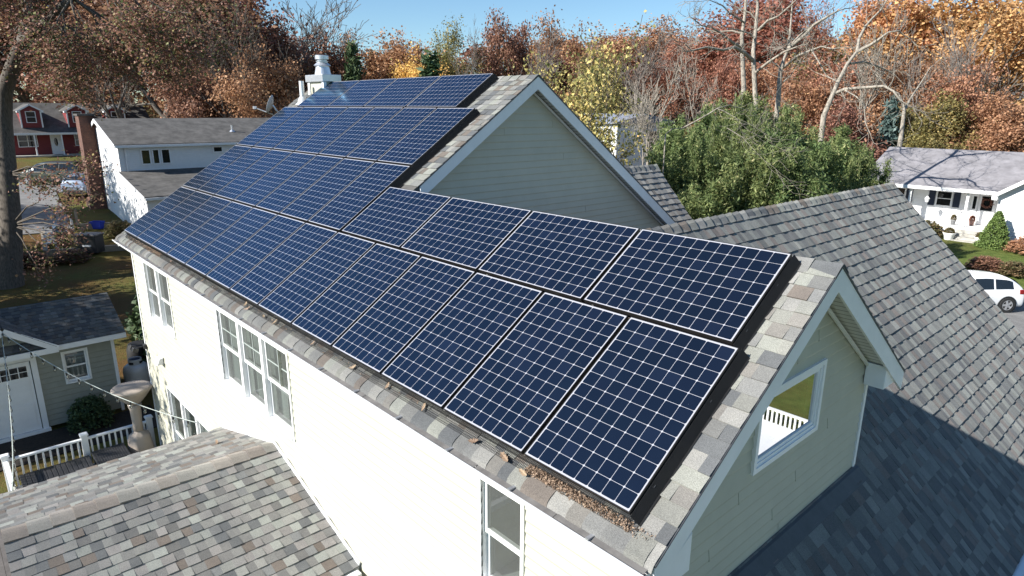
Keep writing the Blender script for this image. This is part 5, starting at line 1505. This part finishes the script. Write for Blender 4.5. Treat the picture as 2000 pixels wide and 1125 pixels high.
# white split level house with the brick chimney
wh = thing('white_house', 'white sided split level house with a tall brick chimney and grey roof', 'house', (-30, 12, 1))
WX = -28.95; wy0, wy1 = 6.0, 19.0
s31 = (7.68 - 6.32) / (33.33 - WX * -1)
m_ = MB()
def gz1(x): return 6.32 + (7.68 - 6.32) * (WX - x) / (WX + 33.33) if x > -33.33 else 7.68 - (7.68 - 6.32) * (-33.33 - x) / (WX + 33.33)
lap_quad(m_, -37.7, wy0, WX, wy0, lambda t: -1, lambda t: gz1(-37.7 + (WX + 37.7) * t) - .12, .6, 7.6, (0, -1, 0), .16)
lap_quad(m_, WX, wy0, -23.9, wy0, lambda t: -1, lambda t: 4.55 - 0.95 * t - .1, .2, 4.5, (0, -1, 0), .16)
lap_quad(m_, WX, wy0, WX, wy1, lambda t: 4.3, lambda t: 6.2, 4.3, 6.2, (1, 0, 0), .12)
lap_quad(m_, -23.9, wy0, -23.9, 12, lambda t: 0, lambda t: 3.5, .2, 3.5, (1, 0, 0), .16)
m_.build('wall', M['white_siding'], wh)
m_ = MB()
def slab(mb, a, b, y0, y1, t=.14):
    """roof slab from (x,z) a to b"""
    mb.prism([(a[0], y0, a[1]), (b[0], y0, b[1]), (b[0], y0, b[1] - t), (a[0], y0, a[1] - t)], (0, y1 - y0, 0))
slab(m_, (-28.7, 6.25), (-33.33, 7.70), wy0 - .2, wy1 + .3); slab(m_, (-33.34, 7.70), (-38.0, 6.25), wy0 - .2, wy1 + .3)
slab(m_, (-23.6, 3.66), (-28.94, 4.66), wy0 - .15, 12.2)
rf_ = m_.build('roof', M['dark_roof'], wh)
m_ = MB(); vx, vy, vz = -30.6, 13.4, 6.9; m_.tube([(vx, vy, vz - .2), (vx, vy, vz + .35)], .06, 8); m_.lathe([(.2, vz - .08), (.08, vz + .05)], (vx, vy, 0), 10); m_.build('vent_pipe', M['alu'], rf_)
m_ = MB(); m_.box(-28.72, -28.60, wy0 - .2, wy1 + .3, 6.06, 6.20); m_.box(-23.62, -23.5, wy0 - .15, 12.2, 3.46, 3.60)
m_.prism([(-28.7, wy0 - .235, 6.24), (-33.33, wy0 - .235, 7.69), (-38, wy0 - .235, 6.24), (-38, wy0 - .235, 6.02), (-33.33, wy0 - .235, 7.46), (-28.7, wy0 - .235, 6.02)], (0, .03, 0))
m_.prism([(-23.6, wy0 - .185, 3.65), (-28.9, wy0 - .185, 4.65), (-28.9, wy0 - .185, 4.45), (-23.6, wy0 - .185, 3.45)], (0, .03, 0))
m_.tube([(WX + .06, wy0 + .35, 6.1), (WX + .06, wy0 + .35, 4.6)], .045, 8)
m_.build('trim', M['trim'], wh)
m_ = MB(); m_.box(-37.5, -29.1, wy0 + .1, wy1 - .1, 0, 6.1); m_.box(-29, -24.05, wy0 + .1, 11.9, 0, 3.3); m_.build('wall_core', M['white_siding'], wh)
flat_window(wh, (WX, 7.45, 5.46), (0, 1, 0), (1, 0, 0), .42, .86, 1, bars=False); flat_window(wh, (WX, 8.02, 5.46), (0, 1, 0), (1, 0, 0), .30, .86, 1, bars=False); flat_window(wh, (WX, 8.58, 5.46), (0, 1, 0), (1, 0, 0), .42, .86, 1, bars=False)
flat_window(wh, (WX, 11.75, 5.78), (0, 1, 0), (1, 0, 0), .50, .34, 1, bars=False)
m_ = MB(); m_.box(-35.5, -34.35, 5.15, 5.97, .5, 7.85); co = m_.build('chimney', M['brick'], wh)
m_ = MB(); m_.box(-35.58, -34.27, 5.08, 6.04, 7.85, 7.97); m_.build('chimney_cap', M['dark_roof'], co)
m_ = MB(); m_.prism([(-36.3, 5.0, .4), (-34.0, 5.0, .4), (-34.35, 5.0, 2.4), (-35.5, 5.0, 2.4)], (0, .98, 0)); m_.build('chimney_base', M['brick'], co)
# porch hand rail near its lower corner
hr = thing('hand_rail', 'thin white hand rail at the lower corner of the white neighbour house', 'railing', (-23.2, 5.2, .4))
m_ = MB(); m_.tube([(-23.4, 5.0, .4), (-23.4, 5.0, 1.6), (-21.8, 6.6, 1.9), (-21.8, 6.6, .4)], .03, 8); m_.build('rail', M['vinyl'], hr)

# red house with three dormers
rd = thing('red_house', 'dark red house with three white trimmed dormers and a front porch', 'house', (-68, 10, 3.7))
zb = 3.62; FX = -65.6
m_ = MB(); lap_quad(m_, FX, 3.4, FX, 17, lambda t: zb, lambda t: 6.0, zb, 6.0, (1, 0, 0), .16)
lap_quad(m_, -73, 3.4, FX, 3.4, lambda t: zb, lambda t: 6.0 + min(t, 1 - t) * 5.2, zb, 8.5, (0, -1, 0), .2)
m_.build('wall', M['red_siding'], rd)
m_ = MB(); slab(m_, (-64.2, 5.85), (-69.3, 8.75), 3.1, 17.3, .16); slab(m_, (-69.31, 8.75), (-74, 5.9), 3.1, 17.3, .16); rr_ = m_.build('roof', M['dark_roof'], rd)
m_ = MB(); m_.box(-72.9, -65.75, 3.5, 16.9, 3, 5.9); m_.build('wall_core', M['red_siding'], rd)
m_ = MB(); m_.box(-65.6, -63.9, 3.3, 17, zb - .9, zb + .06); m_.build('porch_floor', M['concrete'], rd)
m_ = MB(); m_.box(-64.35, -64.15, 3.2, 17.2, 5.66, 5.86); m_.build('porch_beam', M['trim'], rd)
for yy in (3.6, 6.1, 8.35, 10.7, 13.2, 16.6):
    m_ = MB(); m_.box(-64.33, -64.2, yy - .06, yy + .06, zb + .06, 5.66); m_.build('porch_post', M['trim'], rd)
flat_window(rd, (FX, 5.65, 5.05), (0, 1, 0), (1, 0, 0), 1.5, 1.15, 2); flat_window(rd, (FX, 10.2, 5.05), (0, 1, 0), (1, 0, 0), 1.0, 1.15, 2)
flat_window(rd, (FX, 14.4, 5.05), (0, 1, 0), (1, 0, 0), 1.0, 1.15, 2)
m_ = MB(); m_.box(FX, FX + .06, 7.55, 8.45, zb + .05, 5.65); do2 = m_.build('door', M['trim'], rd)
m_ = MB(); m_.lathe([(.01, .0), (.16, .005), (.01, .012)], (FX + .062, 8.0, 4.9), 16, ax=(1, 0, 0))
for i_, v_ in enumerate(m_.v): m_.v[i_] = (v_[0], v_[1], 4.9 + (v_[2] - 4.9) * 2.6)
m_.build('door_glass', M['dark_glass'], do2)
for yc in (6.2, 10.1, 13.6):
    xf = -65.0
    m_ = MB(); m_.prism([(xf, yc - .85, 6.35), (xf, yc + .85, 6.35), (xf, yc + .85, 8.0), (xf, yc, 8.48), (xf, yc - .85, 8.0)], (-3.5, 0, 0)); d_o = m_.build('dormer', M['red_siding'], rd)
    m_ = MB()
    for s in (-1, 1):
        m_.prism([(xf + .18, yc, 8.62), (xf + .18, yc + s * 1.08, 7.98), (xf + .18, yc + s * 1.08, 7.90), (xf + .18, yc, 8.54)], (-4, 0, 0))
    m_.build('dormer_roof', M['dark_roof'], d_o)
    m_ = MB()
    for s in (-1, 1):
        m_.beam((xf + .19, yc, 8.55), (xf + .19, yc + s * 1.08, 7.91), .04, .15); m_.box(xf, xf + .05, yc + s * .85 - .06, yc + s * .85 + .06, 6.35, 7.95)
        m_.box(xf - .4, xf + .2, yc + s * 1.0 - .09, yc + s * 1.0 + .09, 7.80, 7.93)
    m_.build('dormer_trim', M['trim'], d_o)
    flat_window(d_o, (xf, yc, 7.37), (0, 1, 0), (1, 0, 0), .72, 1.05)

# ranch house on the right
ra_ = thing('ranch_house', 'white ranch house with grey roof, front porch and navy shutters', 'house', (4, 48, .7))
rz = .7; ey, ez_ = 45.0, 3.86; ry, rzz = 50.0, 5.98
m_ = MB(); m_.prism([(-1.1, ey, ez_), (-1.1, ry, rzz), (-1.1, ry, rzz - .16), (-1.1, ey, ez_ - .16)], (16.5, 0, 0)); m_.prism([(-1.1, ry + .004, rzz), (-1.1, 55, ez_), (-1.1, 55, ez_ - .16), (-1.1, ry + .004, rzz - .16)], (16.5, 0, 0))
# front gable wing roof
gx, gzz, gh = 10.4, 6.30, 3.6
m_.prism([(gx, 44.25, gzz), (gx - gh, 44.25, gzz - gh * .72), (gx - gh, 44.25, gzz - gh * .72 - .14), (gx, 44.25, gzz - .14)], (0, 6, 0)); m_.prism([(gx + .004, 44.25, gzz), (gx + gh, 44.25, gzz - gh * .72), (gx + gh, 44.25, gzz - gh * .72 - .14), (gx + .004, 44.25, gzz - .14)], (0, 6, 0))
m_.build('roof', M['ranch_roof'], ra_)
m_ = MB(); lap_quad(m_, -.6, 47, 7.1, 47, lambda t: 1.4, lambda t: 3.75, 1.4, 3.75, (0, -1, 0), .12)
lap_quad(m_, 7.1, 44.65, 13.7, 44.65, lambda t: .7, lambda t: gzz - .14 - abs(7.1 + 6.6 * t - gx) * .72, .7, 6.1, (0, -1, 0), .12)
m_.box(7.08, 7.10, 44.66, 47, .7, 3.7); m_.box(-.62, -.60, 47, 53, .7, 4.0); m_.build('wall', M['white_siding'], ra_)
m_ = MB(); m_.box(-.55, 7.05, 47.1, 53, .7, 3.8); m_.box(7.15, 13.6, 44.75, 52, .7, 3.6); m_.build('wall_core', M['white_siding'], ra_)
m_ = MB(); m_.box(-1.1, 6.85, ey - .04, ey - .005, ez_ - .24, ez_ - .03); m_.box(-.9, 7.05, ey + .1, 46.98, ez_ - .26, ez_ - .2)
for s in (-1, 1): m_.prism([(gx, 44.21, gzz - .01), (gx + s * gh, 44.21, gzz - gh * .72 - .01), (gx + s * gh, 44.21, gzz - gh * .72 - .25), (gx, 44.21, gzz - .25)], (0, .035, 0))
m_.box(6.80, 7.08, 44.26, 45.1, 3.4, 3.72); m_.build('fascia', M['trim'], ra_)
m_ = MB(); m_.box(-.8, 7.07, 45.25, 46.98, rz - .2, 1.45); m_.build('porch_floor', M['white_siding'], ra_)
for xx in (-.5, 2.12, 5.36):
    m_ = MB(); m_.box(xx - .07, xx + .07, 45.3, 45.44, 1.45, 3.62); m_.build('porch_post', M['trim'], ra_)
flat_window(ra_, (3.68, 47, 2.93), (1, 0, 0), (0, -1, 0), .80, .95)
flat_window(ra_, (.9, 47, 2.93), (1, 0, 0), (0, -1, 0), .80, .95)
flat_window(ra_, (9.4, 44.65, 2.75), (1, 0, 0), (0, -1, 0), .9, 1.1)
for xx in (2.96, 4.40, .2, 1.6):
    m_ = MB(); m_.box(xx - .19, xx + .19, 46.93, 46.98, 2.42, 3.44)
    for k in range(9): m_.box(xx - .15, xx + .15, 46.915, 46.932, 2.5 + k * .1, 2.56 + k * .1)
    m_.build('shutter', M['navy_shutter'], ra_)
m_ = MB(); m_.box(5.66, 6.52, 46.92, 46.98, 1.46, 3.40); d3 = m_.build('door', M['trim'], ra_)
m_ = MB(); m_.box(5.78, 6.40, 46.905, 46.922, 2.40, 3.30); m_.build('door_glass', M['dark_glass'], d3)
m_ = MB(); m_.box(5.24, 5.58, 46.93, 46.98, 1.6, 3.38); sl3 = m_.build('sidelight', M['trim'], ra_)
m_ = MB(); m_.box(5.33, 5.50, 46.915, 46.932, 2.45, 3.25); m_.build('sidelight_glass', M['dark_glass'], sl3)
wr_ = thing('door_wreath', 'round dusky pink and green wreath on the ranch house front door', 'wreath', (6.09, 46.86, 2.88))
cs = [Vector((.25 * math.cos(a * .21), 0, .25 * math.sin(a * .21))) for a in range(30)]
lm3 = leaf_data('wreath_leaves', cs, 9, .045, .08, 5); lm3.materials[0] = L['maroon']
q_ = bpy.data.objects.new('wreath_leaves', lm3); COL.objects.link(q_); q_.parent = wr_
m_ = MB()
for k in range(4): m_.box(5.15, 6.45, 45.25 - .3 * (k + 1), 45.25 - .3 * k - .004, rz - .2, 1.45 - .17 * (k + 1))
tag(m_.build('front_steps', M['concrete']), 'pale concrete steps up to the ranch house porch', 'steps')
for i_, (xx, yy) in enumerate(((5.0, 44.2), (6.75, 43.9))):
    t = thing('planter', ('white round planter left of the ranch house steps', 'white round planter right of the ranch house steps')[i_], 'planter', (xx, yy, rz), 'planters by the steps')
    m_ = MB(); m_.lathe([(.22, rz), (.24, rz + .05), (.27, rz + .25), (.36, rz + .42), (.37, rz + .46), (.31, rz + .46), (.28, rz + .4), (.02, rz + .4)], (xx, yy, 0), 20); m_.build('pot', M['vinyl'], t, smooth=True)
    o_ = bpy.data.objects.new('plant', K_SH.leaf); COL.objects.link(o_); o_.parent = t; o_.location = (0, 0, .36); o_.scale = (.6, .6, .45); o_.material_slots[0].link = 'OBJECT'; o_.material_slots[0].material = L['shrub']
for i_, (xx, yy, c_, nm) in enumerate(((1.95, 45.6, (.04, .16, .10), 'teal'), (2.35, 45.7, (.42, .20, .10), 'terracotta'), (4.7, 45.8, (.25, .25, .25), 'grey'), (5.6, 46.3, (.22, .12, .10), 'brown'))):
    t = thing('flower_pot', nm + ' flower pot standing on the ranch house porch', 'flower pot', (xx, yy, 1.45))
    m_ = MB(); m_.lathe([(.11, 1.45), (.17, 1.75), (.19, 1.78), (.15, 1.78), (.02, 1.74)], (xx, yy, 0), 14); m_.build('pot', plain(nm + '_glaze', c_, .6), t, smooth=True)
    o_ = bpy.data.objects.new('plant', K_SH.leaf); COL.objects.link(o_); o_.parent = t; o_.location = (0, 0, .28); o_.scale = (.35, .35, .4); o_.material_slots[0].link = 'OBJECT'; o_.material_slots[0].material = L[('green', 'orange', 'shrub', 'red')[i_]]
hl = thing('hanging_lantern', 'small white lantern hanging in front of the ranch porch window', 'lantern', (3.1, 45.5, 3.5))
m_ = MB(); m_.tube([(3.1, 45.5, 3.62), (3.1, 45.5, 3.15)], .008, 5); m_.build('chain', M['alu'], hl)
m_ = MB(); m_.lathe([(.02, 2.72), (.09, 2.78), (.13, 2.98), (.16, 3.0), (.05, 3.13), (.02, 3.16)], (3.1, 45.5, 0), 10); m_.build('lantern_body', M['vinyl'], hl)
bush(1945, 470, 41, 0, 2.15, 'cone', 'bright green cone shaped dwarf spruce beside the ranch house steps', kind=K_CN, x=7.45, y=43.6, w=1.9, name='cone_shrub')
bush(1840, 430, 43, 0, 1.15, 'shrub', 'bronze green shrub below the ranch porch, left of the steps', x=3.6, y=44.2, w=2.0)
bush(1815, 420, 43, 0, .9, 'shrub', 'bronze shrub under the ranch porch window, half behind the garage roof', x=2.2, y=44.3, w=1.6)
bush(1985, 470, 41, 0, 1.0, 'rust', 'wild tawny shrub right of the cone shaped spruce', x=9.2, y=43.0, w=1.9)
bush(1955, 515, 37, 0, .75, 'maroon', 'low purple brown shrub on the lawn behind the white car, left one', x=8.4, y=38.2, w=1.7)
bush(1985, 520, 36.5, 0, .75, 'shrub', 'low bronze shrub on the lawn behind the white car, right one', x=9.7, y=38.0, w=1.6)
for i_, (px_, py_, d_) in enumerate(((1692, 318, 52), (1706, 322, 52))):
    p_ = at(px_, py_ - 28, d_)
    bush(px_, py_, d_, 0, p_.z - ground_z(p_.x, p_.y), 'cone', ('narrow bright green cypress left of the ranch roof', 'narrow bright green cypress touching the ranch roof corner')[i_], kind=K_CN, x=p_.x, y=p_.y, w=1.0, name='cypress')

# buildings on the rise behind
sw = thing('white_gabled_house', 'small white house with a steep gable seen past the yellow green tree', 'house', (-55, 89, 8))
g0 = ground_z(-55, 89)
m_ = MB(); m_.prism([(-53, 87.2, g0), (-53, 91, g0), (-53, 91, 10.1), (-53, 89.1, 12.2), (-53, 87.2, 10.1)], (-9, 0, 0)); m_.build('wall', M['white_siding'], sw)
m_ = MB()
for s in (-1, 1): m_.prism([(-52.8, 89.1, 12.45), (-52.8, 89.1 + s * 2.2, 9.95), (-52.8, 89.1 + s * 2.2, 9.8), (-52.8, 89.1, 12.25)], (-9.4, 0, 0))
m_.build('roof', plain('pale_worn_roof', (.34, .325, .29), .9, var=.2), sw)
for (yy, zz) in ((89.1, 11.0), (89.9, 9.3)): flat_window(sw, (-53, yy, zz), (0, 1, 0), (1, 0, 0), .55, .8)
lb = thing('grey_white_building', 'low grey white building with a flat dark eave below the small gabled house', 'building', (-24, 46, 1))
c0 = at(1290, 250, 62); bx, by = c0.x, c0.y; g0 = ground_z(bx, by) - 1
m_ = MB(); m_.box(bx - 12, bx, by - 6.5, by + 1.5, g0, 7.3); m_.build('wall', M['white_siding'], lb)
m_ = MB(); m_.prism([(bx + .3, by - 6.9, 7.25), (bx + .3, by + 1.9, 7.25), (bx + .3, by + 1.9, 7.42), (bx + .3, by - 2.5, 8.1), (bx + .3, by - 6.9, 7.42)], (-12.6, 0, 0)); m_.build('roof', plain('blue_grey_roof', (.20, .22, .27), .85, var=.2), lb)
flat_window(lb, (bx, by - 1.2, 5.6), (0, 1, 0), (1, 0, 0), 1.3, 1.9, 1); flat_window(lb, (bx - 4, by - 6.5, 5.8), (1, 0, 0), (0, -1, 0), 1.2, 1.2, 1)
bb = thing('brick_building', 'white and brick fronted house on the rise left of the crimson maple', 'house', (-45, 100, 8))
c0 = at(1415, 190, 108); bx, by = c0.x, c0.y; g0 = ground_z(bx, by) - .5
m_ = MB(); m_.box(bx - 8, bx, by, by + 6, g0, 11.0); m_.build('wall', brick_mat('painted_brick', (.62, .55, .5), (.5, .30, .25), (.7, .68, .65), 1.6), bb)
m_ = MB(); m_.prism([(bx - 8.3, by - .4, 11.0), (bx - 8.3, by + 6.4, 11.0), (bx - 8.3, by + 3, 12.9)], (8.6, 0, 0)); m_.build('roof', M['ranch_roof'], bb)
flat_window(bb, (bx - 5.5, by, 9.9), (1, 0, 0), (0, -1, 0), 1.2, 1.2, 2); flat_window(bb, (bx - 2.4, by, 9.9), (1, 0, 0), (0, -1, 0), 1.2, 1.2, 2)
ct_ = thing('white_cottage', 'white cottage glimpsed through the orange trees above the ranch roof', 'house', (28, 85, 5))
c0 = at(1965, 205, 96); bx, by = c0.x, c0.y; g0 = ground_z(bx, by) - .5
m_ = MB(); m_.box(bx - 4, bx + 5, by, by + 6, g0, 9.6); m_.build('wall', M['white_siding'], ct_)
m_ = MB(); m_.prism([(bx - 4.3, by - .4, 9.6), (bx - 4.3, by + 6.4, 9.6), (bx - 4.3, by + 3, 11.4)], (9.6, 0, 0)); m_.build('roof', M['dark_roof'], ct_)
up = thing('utility_pole', 'brown utility pole with a white transformer behind the grove', 'utility pole')
c0 = at(1319, 225, 100); up.location = (c0.x, c0.y, ground_z(c0.x, c0.y))
zt = at(1319, 120, 100).z
m_ = MB(); m_.tube([(c0.x, c0.y, up.location.z), (c0.x, c0.y, zt)], [.16, .12], 8); m_.build('pole', M['bark'], up)
m_ = MB(); m_.tube([(c0.x + .3, c0.y - .2, at(1319, 165, 100).z), (c0.x + .3, c0.y - .2, at(1319, 150, 100).z)], .26, 10); m_.build('transformer', M['vinyl'], up)
m_ = MB(); m_.beam((c0.x - .8, c0.y - .8, zt - .5), (c0.x + .8, c0.y + .8, zt - .5), .1, .12); m_.build('crossarm', M['bark'], up)
m_ = MB(); zz = at(1314, 210, 100).z; m_.box(c0.x - .55, c0.x - .15, c0.y - .5, c0.y - .15, zz - .5, zz + .9); m_.build('meter_box', M['vinyl'], up)

# ------------------------------------------------------------------ cars
M['tyre'] = plain('black_tyre', (.018, .018, .018), .85)
M['rim'] = plain('alloy_rim', (.5, .5, .52), .35, .6)
M['car_glass'] = plain('car_glass', (.012, .016, .02), .04, var=.1, spec=.8)
M['lamp_red'] = plain('tail_lamp', (.22, .01, .012), .2)
M['car_black'] = plain('car_black_trim', (.014, .014, .015), .5)
def paint(name, col, rough=.22, metal=0.0):
    m = plain(name, col, rough, metal, var=.03, scale=1.0); m.node_tree.nodes['Principled BSDF'].inputs['Coat Weight'].default_value = .6
    return m
HATCH = dict(st=[(-2.06, .62, .66), (-2.02, .82, .95), (-1.92, .98, 1.12), (-1.62, 1.02, 1.40), (-1.25, 1.02, 1.53), (-.4, .99, 1.60), (.35, .97, 1.58), (.85, .95, 1.33), (1.32, .94, 1.04), (1.70, .86, .93), (1.98, .72, .76), (2.08, .55, .58)],
             w=.88, axle=(-1.28, 1.28), wr=.34, glass=(3, 8), side=(3.1, 7.9))
VAN = dict(st=[(-2.42, .70, .74), (-2.36, .95, 1.15), (-2.25, 1.08, 1.50), (-2.0, 1.08, 1.70), (-1.2, 1.06, 1.76), (0, 1.04, 1.76), (.7, 1.02, 1.68), (1.2, 1.0, 1.38), (1.65, .98, 1.10), (2.05, .88, .95), (2.32, .72, .76), (2.42, .55, .58)],
           w=.96, axle=(-1.45, 1.5), wr=.35, glass=(2, 8), side=(2.3, 7.6))
def car(name, label, loc, front, spec, body):
    t = thing(name, label, 'car', loc, rz=math.atan2(front[1], front[0]))
    st, w = spec['st'], spec['w']; N = len(st); mb = MB(); rows = []
    def ring(i):
        x, belt, roof = st[i]
        e = min(1, (1 - abs(x) / (abs(st[0][0]) + .02)) * 9 + .72); ww = w * min(1, e)
        wr = ww * (.72 if roof - belt > .2 else .86)
        return [(x, 0, .20), (x, ww * .86, .20), (x, ww * .97, .32), (x, ww, .55), (x, ww * .985, belt * .62 + .3), (x, ww * .955, belt), (x, wr + (ww * .955 - wr) * .12, roof - .09 * min(1, (roof - belt) / .4)), (x, wr * .86, roof - .015), (x, wr * .45, roof + .012), (x, 0, roof + .02)]
    for i in range(N):
        h = ring(i); rows.append(h + [(p[0], -p[1], p[2]) for p in h[-2:0:-1]])
    K = len(rows[0])
    for r in rows: mb.v.extend(r)
    for i in range(N - 1):
        for k in range(K):
            mb.f.append((i * K + k, i * K + (k + 1) % K, (i + 1) * K + (k + 1) % K, (i + 1) * K + k)); mb.c.append((1, 1, 1))
    mb.f.append(tuple(range(K))); mb.f.append(tuple((N - 1) * K + k for k in range(K))[::-1]); mb.c += [(1, 1, 1)] * 2
    bo = mb.build('body', body, t, smooth=True, world=False)
    sb = bo.modifiers.new('smooth', 'SUBSURF'); sb.levels = 1; sb.render_levels = 2
    def side_pt(x, f, s):
        i = max(j for j in range(N - 1) if st[j][0] <= x); q = (x - st[i][0]) / (st[i + 1][0] - st[i][0])
        a, b = ring(i), ring(i + 1)
        p5 = Vector(a[5]).lerp(Vector(b[5]), q); p6 = Vector(a[6]).lerp(Vector(b[6]), q); p = p5.lerp(p6, f)
        return Vector((p.x, (p.y + .006) * s, p.z))
    xa, xb = st[spec['glass'][0]][0] + .1, st[spec['glass'][1]][0] - .25
    cuts = [xa, xa + (xb - xa) * .33, xa + (xb - xa) * .66, xb]
    for s in (-1, 1):
        for j in range(3):
            g = MB(); a, b = cuts[j] + .04, cuts[j + 1] - .04; n = 5
            for k in range(n):
                u0, u1 = a + (b - a) * k / n, a + (b - a) * (k + 1) / n
                hi0 = .94 if st[0][0] < u0 else .5
                g.face((side_pt(u0, .06, s), side_pt(u1, .06, s), side_pt(u1, .93, s), side_pt(u0, .93, s)))
            g.build('side_window', M['car_glass'], t, world=False)
        g = MB(); xx = st[0][0]
        g.obox((xx + .22, s * (w - .13), .92), (0, 1, 0), (0, 0, 1), (1, 0, 0), .13, .10, .10); g.build('tail_lamp', M['lamp_red'], t, world=False, bevel=.03)
        g = MB(); g.obox((-xx - .22, s * (w - .2), .70), (0, 1, 0), (0, 0, 1), (1, 0, 0), .16, .07, .12); g.build('headlight', M['car_glass'], t, world=False, bevel=.03)
        g = MB(); g.obox((cuts[3] + .1, s * (w + .10), 1.02), (0, 1, 0), (0, 0, 1), (1, 0, 0), .10, .07, .05); g.build('mirror', body, t, world=False, bevel=.02)
    def top_quad(name, i0, i1, f0, f1):
        g = MB(); a, b = ring(i0), ring(i1)
        A = Vector(a[7]).lerp(Vector(b[7]), f0); B = Vector(a[7]).lerp(Vector(b[7]), f1); A2 = Vector(a[9]).lerp(Vector(b[9]), f0); B2 = Vector(a[9]).lerp(Vector(b[9]), f1)
        z = Vector((0, 0, .03)); 
        for s in (1, -1):
            f = [A + z, B + z, B2 + z, A2 + z]; g.face([Vector((p.x, p.y * s, p.z)) for p in f])
        g.build(name, M['car_glass'], t, world=False)
    top_quad('windscreen', spec['glass'][1] - 2, spec['glass'][1], .45, .95); top_quad('rear_window', 2, 3, .1, .9)
    g = MB(); g.obox((st[0][0] + .05, 0, .36), (0, 1, 0), (0, 0, 1), (1, 0, 0), w * .82, .14, .08); g.build('bumper', M['car_black'], t, world=False, bevel=.03)
    for ax in spec['axle']:
        for s in (-1, 1):
            r = spec['wr']; c = (ax, s * (w - .10), r)
            g = MB(); g.lathe([(r + .06, -.10), (r + .06, .115), (r + .02, .12), (.05, .02)], c, 24, ax=(0, s, 0)); g.build('wheel_arch', M['car_black'], t, world=False)
            g = MB(); g.lathe([(r * .62, -.1), (r * .94, -.10), (r, -.06), (r, .10), (r * .95, .135), (r * .66, .138), (r * .64, .125)], c, 28, ax=(0, s, 0)); wo = g.build('wheel', M['tyre'], t, smooth=False, world=False)
            g = MB(); cv = Vector(c)
            g.lathe([(r * .65, .11), (r * .65, .139), (r * .60, .139), (r * .58, .115)], c, 28, ax=(0, s, 0)); g.lathe([(.06, .10), (.06, .14), (.02, .145)], c, 12, ax=(0, s, 0))
            for k in range(5):
                a = 2 * PI * k / 5; d = Vector((math.cos(a), 0, math.sin(a))); e = Vector((-math.sin(a), 0, math.cos(a)))
                g.obox(cv + d * (r * .33) + Vector((0, s * .13, 0)), d, e, (0, 1, 0), r * .30, .045, .008)
            g.build('rim', M['rim'], wo, world=False)
    return t
fr_ = Vector((-.673, -.74, 0)).normalized(); sdv = Vector((.74, -.673, 0)).normalized()
rw = Vector((10.72, 31.0, 0)); cc = rw + fr_ * 1.28 - sdv * .78
car('white_car', 'white hatchback car on the driveway in front of the ranch house', (cc.x, cc.y, ground_z(cc.x, cc.y) + .04), fr_, HATCH, paint('white_car_paint', (.78, .78, .78)))
p_ = at(108, 352, 51.0); car('grey_minivan', 'dark grey minivan parked on the street in front of the red house', (p_.x, p_.y, ground_z(p_.x, p_.y) + .05), (-.66, -.75), VAN, paint('dark_grey_paint', (.055, .065, .06), .3, .3))
p_ = at(178, 372, 48.0); car('blue_hatchback', 'pale blue hatchback half hidden by the brick chimney', (p_.x, p_.y, ground_z(p_.x, p_.y) + .05), (-.75, .66), HATCH, paint('pale_blue_paint', (.22, .27, .36), .3, .3))

# ------------------------------------------------------------------ fallen leaves on the roof
M['dry_leaf'] = leaf_mat('dry_leaves', [(0, (.10, .065, .04)), (.5, (.26, .17, .105)), (.85, (.42, .29, .18)), (1, (.5, .40, .28))], .15)
g = np.random.default_rng(3); cs = []
def lay(u0, u1, n, hmax):
    for i in range(n):
        u_ = u0 + (u1 - u0) * g.random() ** .8; v_ = -.088 + .072 * g.random(); cs.append(slope_pt(u_, v_, -.118 + hmax * g.random() * (1 - abs(v_ + .06) / .07)))
lay(14.06, 13.0, 1150, .045); lay(14.2, 14.0, 50, .02); lay(1.55, 2.7, 420, .045); lay(.2, 1.5, 120, .02); lay(5.5, 11.8, 60, .015)
lm4 = leaf_data('leaf_litter', cs, 2, .007, .012, 8, elong=2.0, flat=.2); lm4.materials[0] = M['dry_leaf']
o_ = bpy.data.objects.new('leaf_litter', lm4); COL.objects.link(o_); tag(o_, 'brown oak leaf litter caught along the wire guard above the gutter', 'leaf litter', kind='stuff')
def dry_leaf(p, s, seed, label):
    """a curled lobed oak leaf: wavy outline either side of a bent midrib"""
    r_ = random.Random(seed); m_ = MB(); a0 = r_.uniform(0, 6.28)
    du = Uv * math.cos(a0) + Vv * math.sin(a0); dv = Vv * math.cos(a0) - Uv * math.sin(a0)
    N = 9; cl = r_.uniform(.2, .5); rows = []
    for i in range(N + 1):
        t = i / N; wv = s * .52 * math.sin(PI * t) ** .7 * (1 if i % 2 else .55) * r_.uniform(.8, 1.1) + .001
        mid = p + du * (s * 2.2 * (t - .5)) + Nv * (.012 + cl * s * (2 * t - 1) ** 2)
        up_ = Nv * (wv * r_.uniform(.3, 1.0))
        rows.append((mid - dv * wv + up_, mid, mid + dv * wv + up_ * .7))
    for a, b in zip(rows[:-1], rows[1:]):
        m_.face((a[0], a[1], b[1], b[0])); m_.face((a[1], a[2], b[2], b[1]))
    o = m_.build('dry_leaf', M['dry_leaf']); tag(o, label, 'leaf', 'single dry leaves on the roof')
    a = o.data.attributes.new('rnd', 'FLOAT', 'FACE'); a.data.foreach_set('value', np.full(2 * N, r_.uniform(.2, .75), dtype=np.float32))
for i, (u_, v_, s) in enumerate(((7.05, -.05, .045), (7.2, -.09, .05), (7.75, -.07, .035), (8.1, -.06, .045), (9.2, -.05, .035), (10.2, -.06, .045), (10.9, -.05, .04), (11.55, -.05, .045), (5.2, -.06, .04), (3.4, -.05, .035), (12.35, -.09, .05), (12.75, -.08, .06), (13.0, -.11, .05))):
    dry_leaf(slope_pt(u_, v_, -.118), s, i, 'single curled brown oak leaf lying on the shingles above the gutter')
pl_ = Vector((6.15, -.35, PZ - PS * (PX - 6.15) + .02))
m_ = MB()
dry_leaf(pl_, .06, 40, 'single curled brown oak leaf on the porch roof near the house wall')
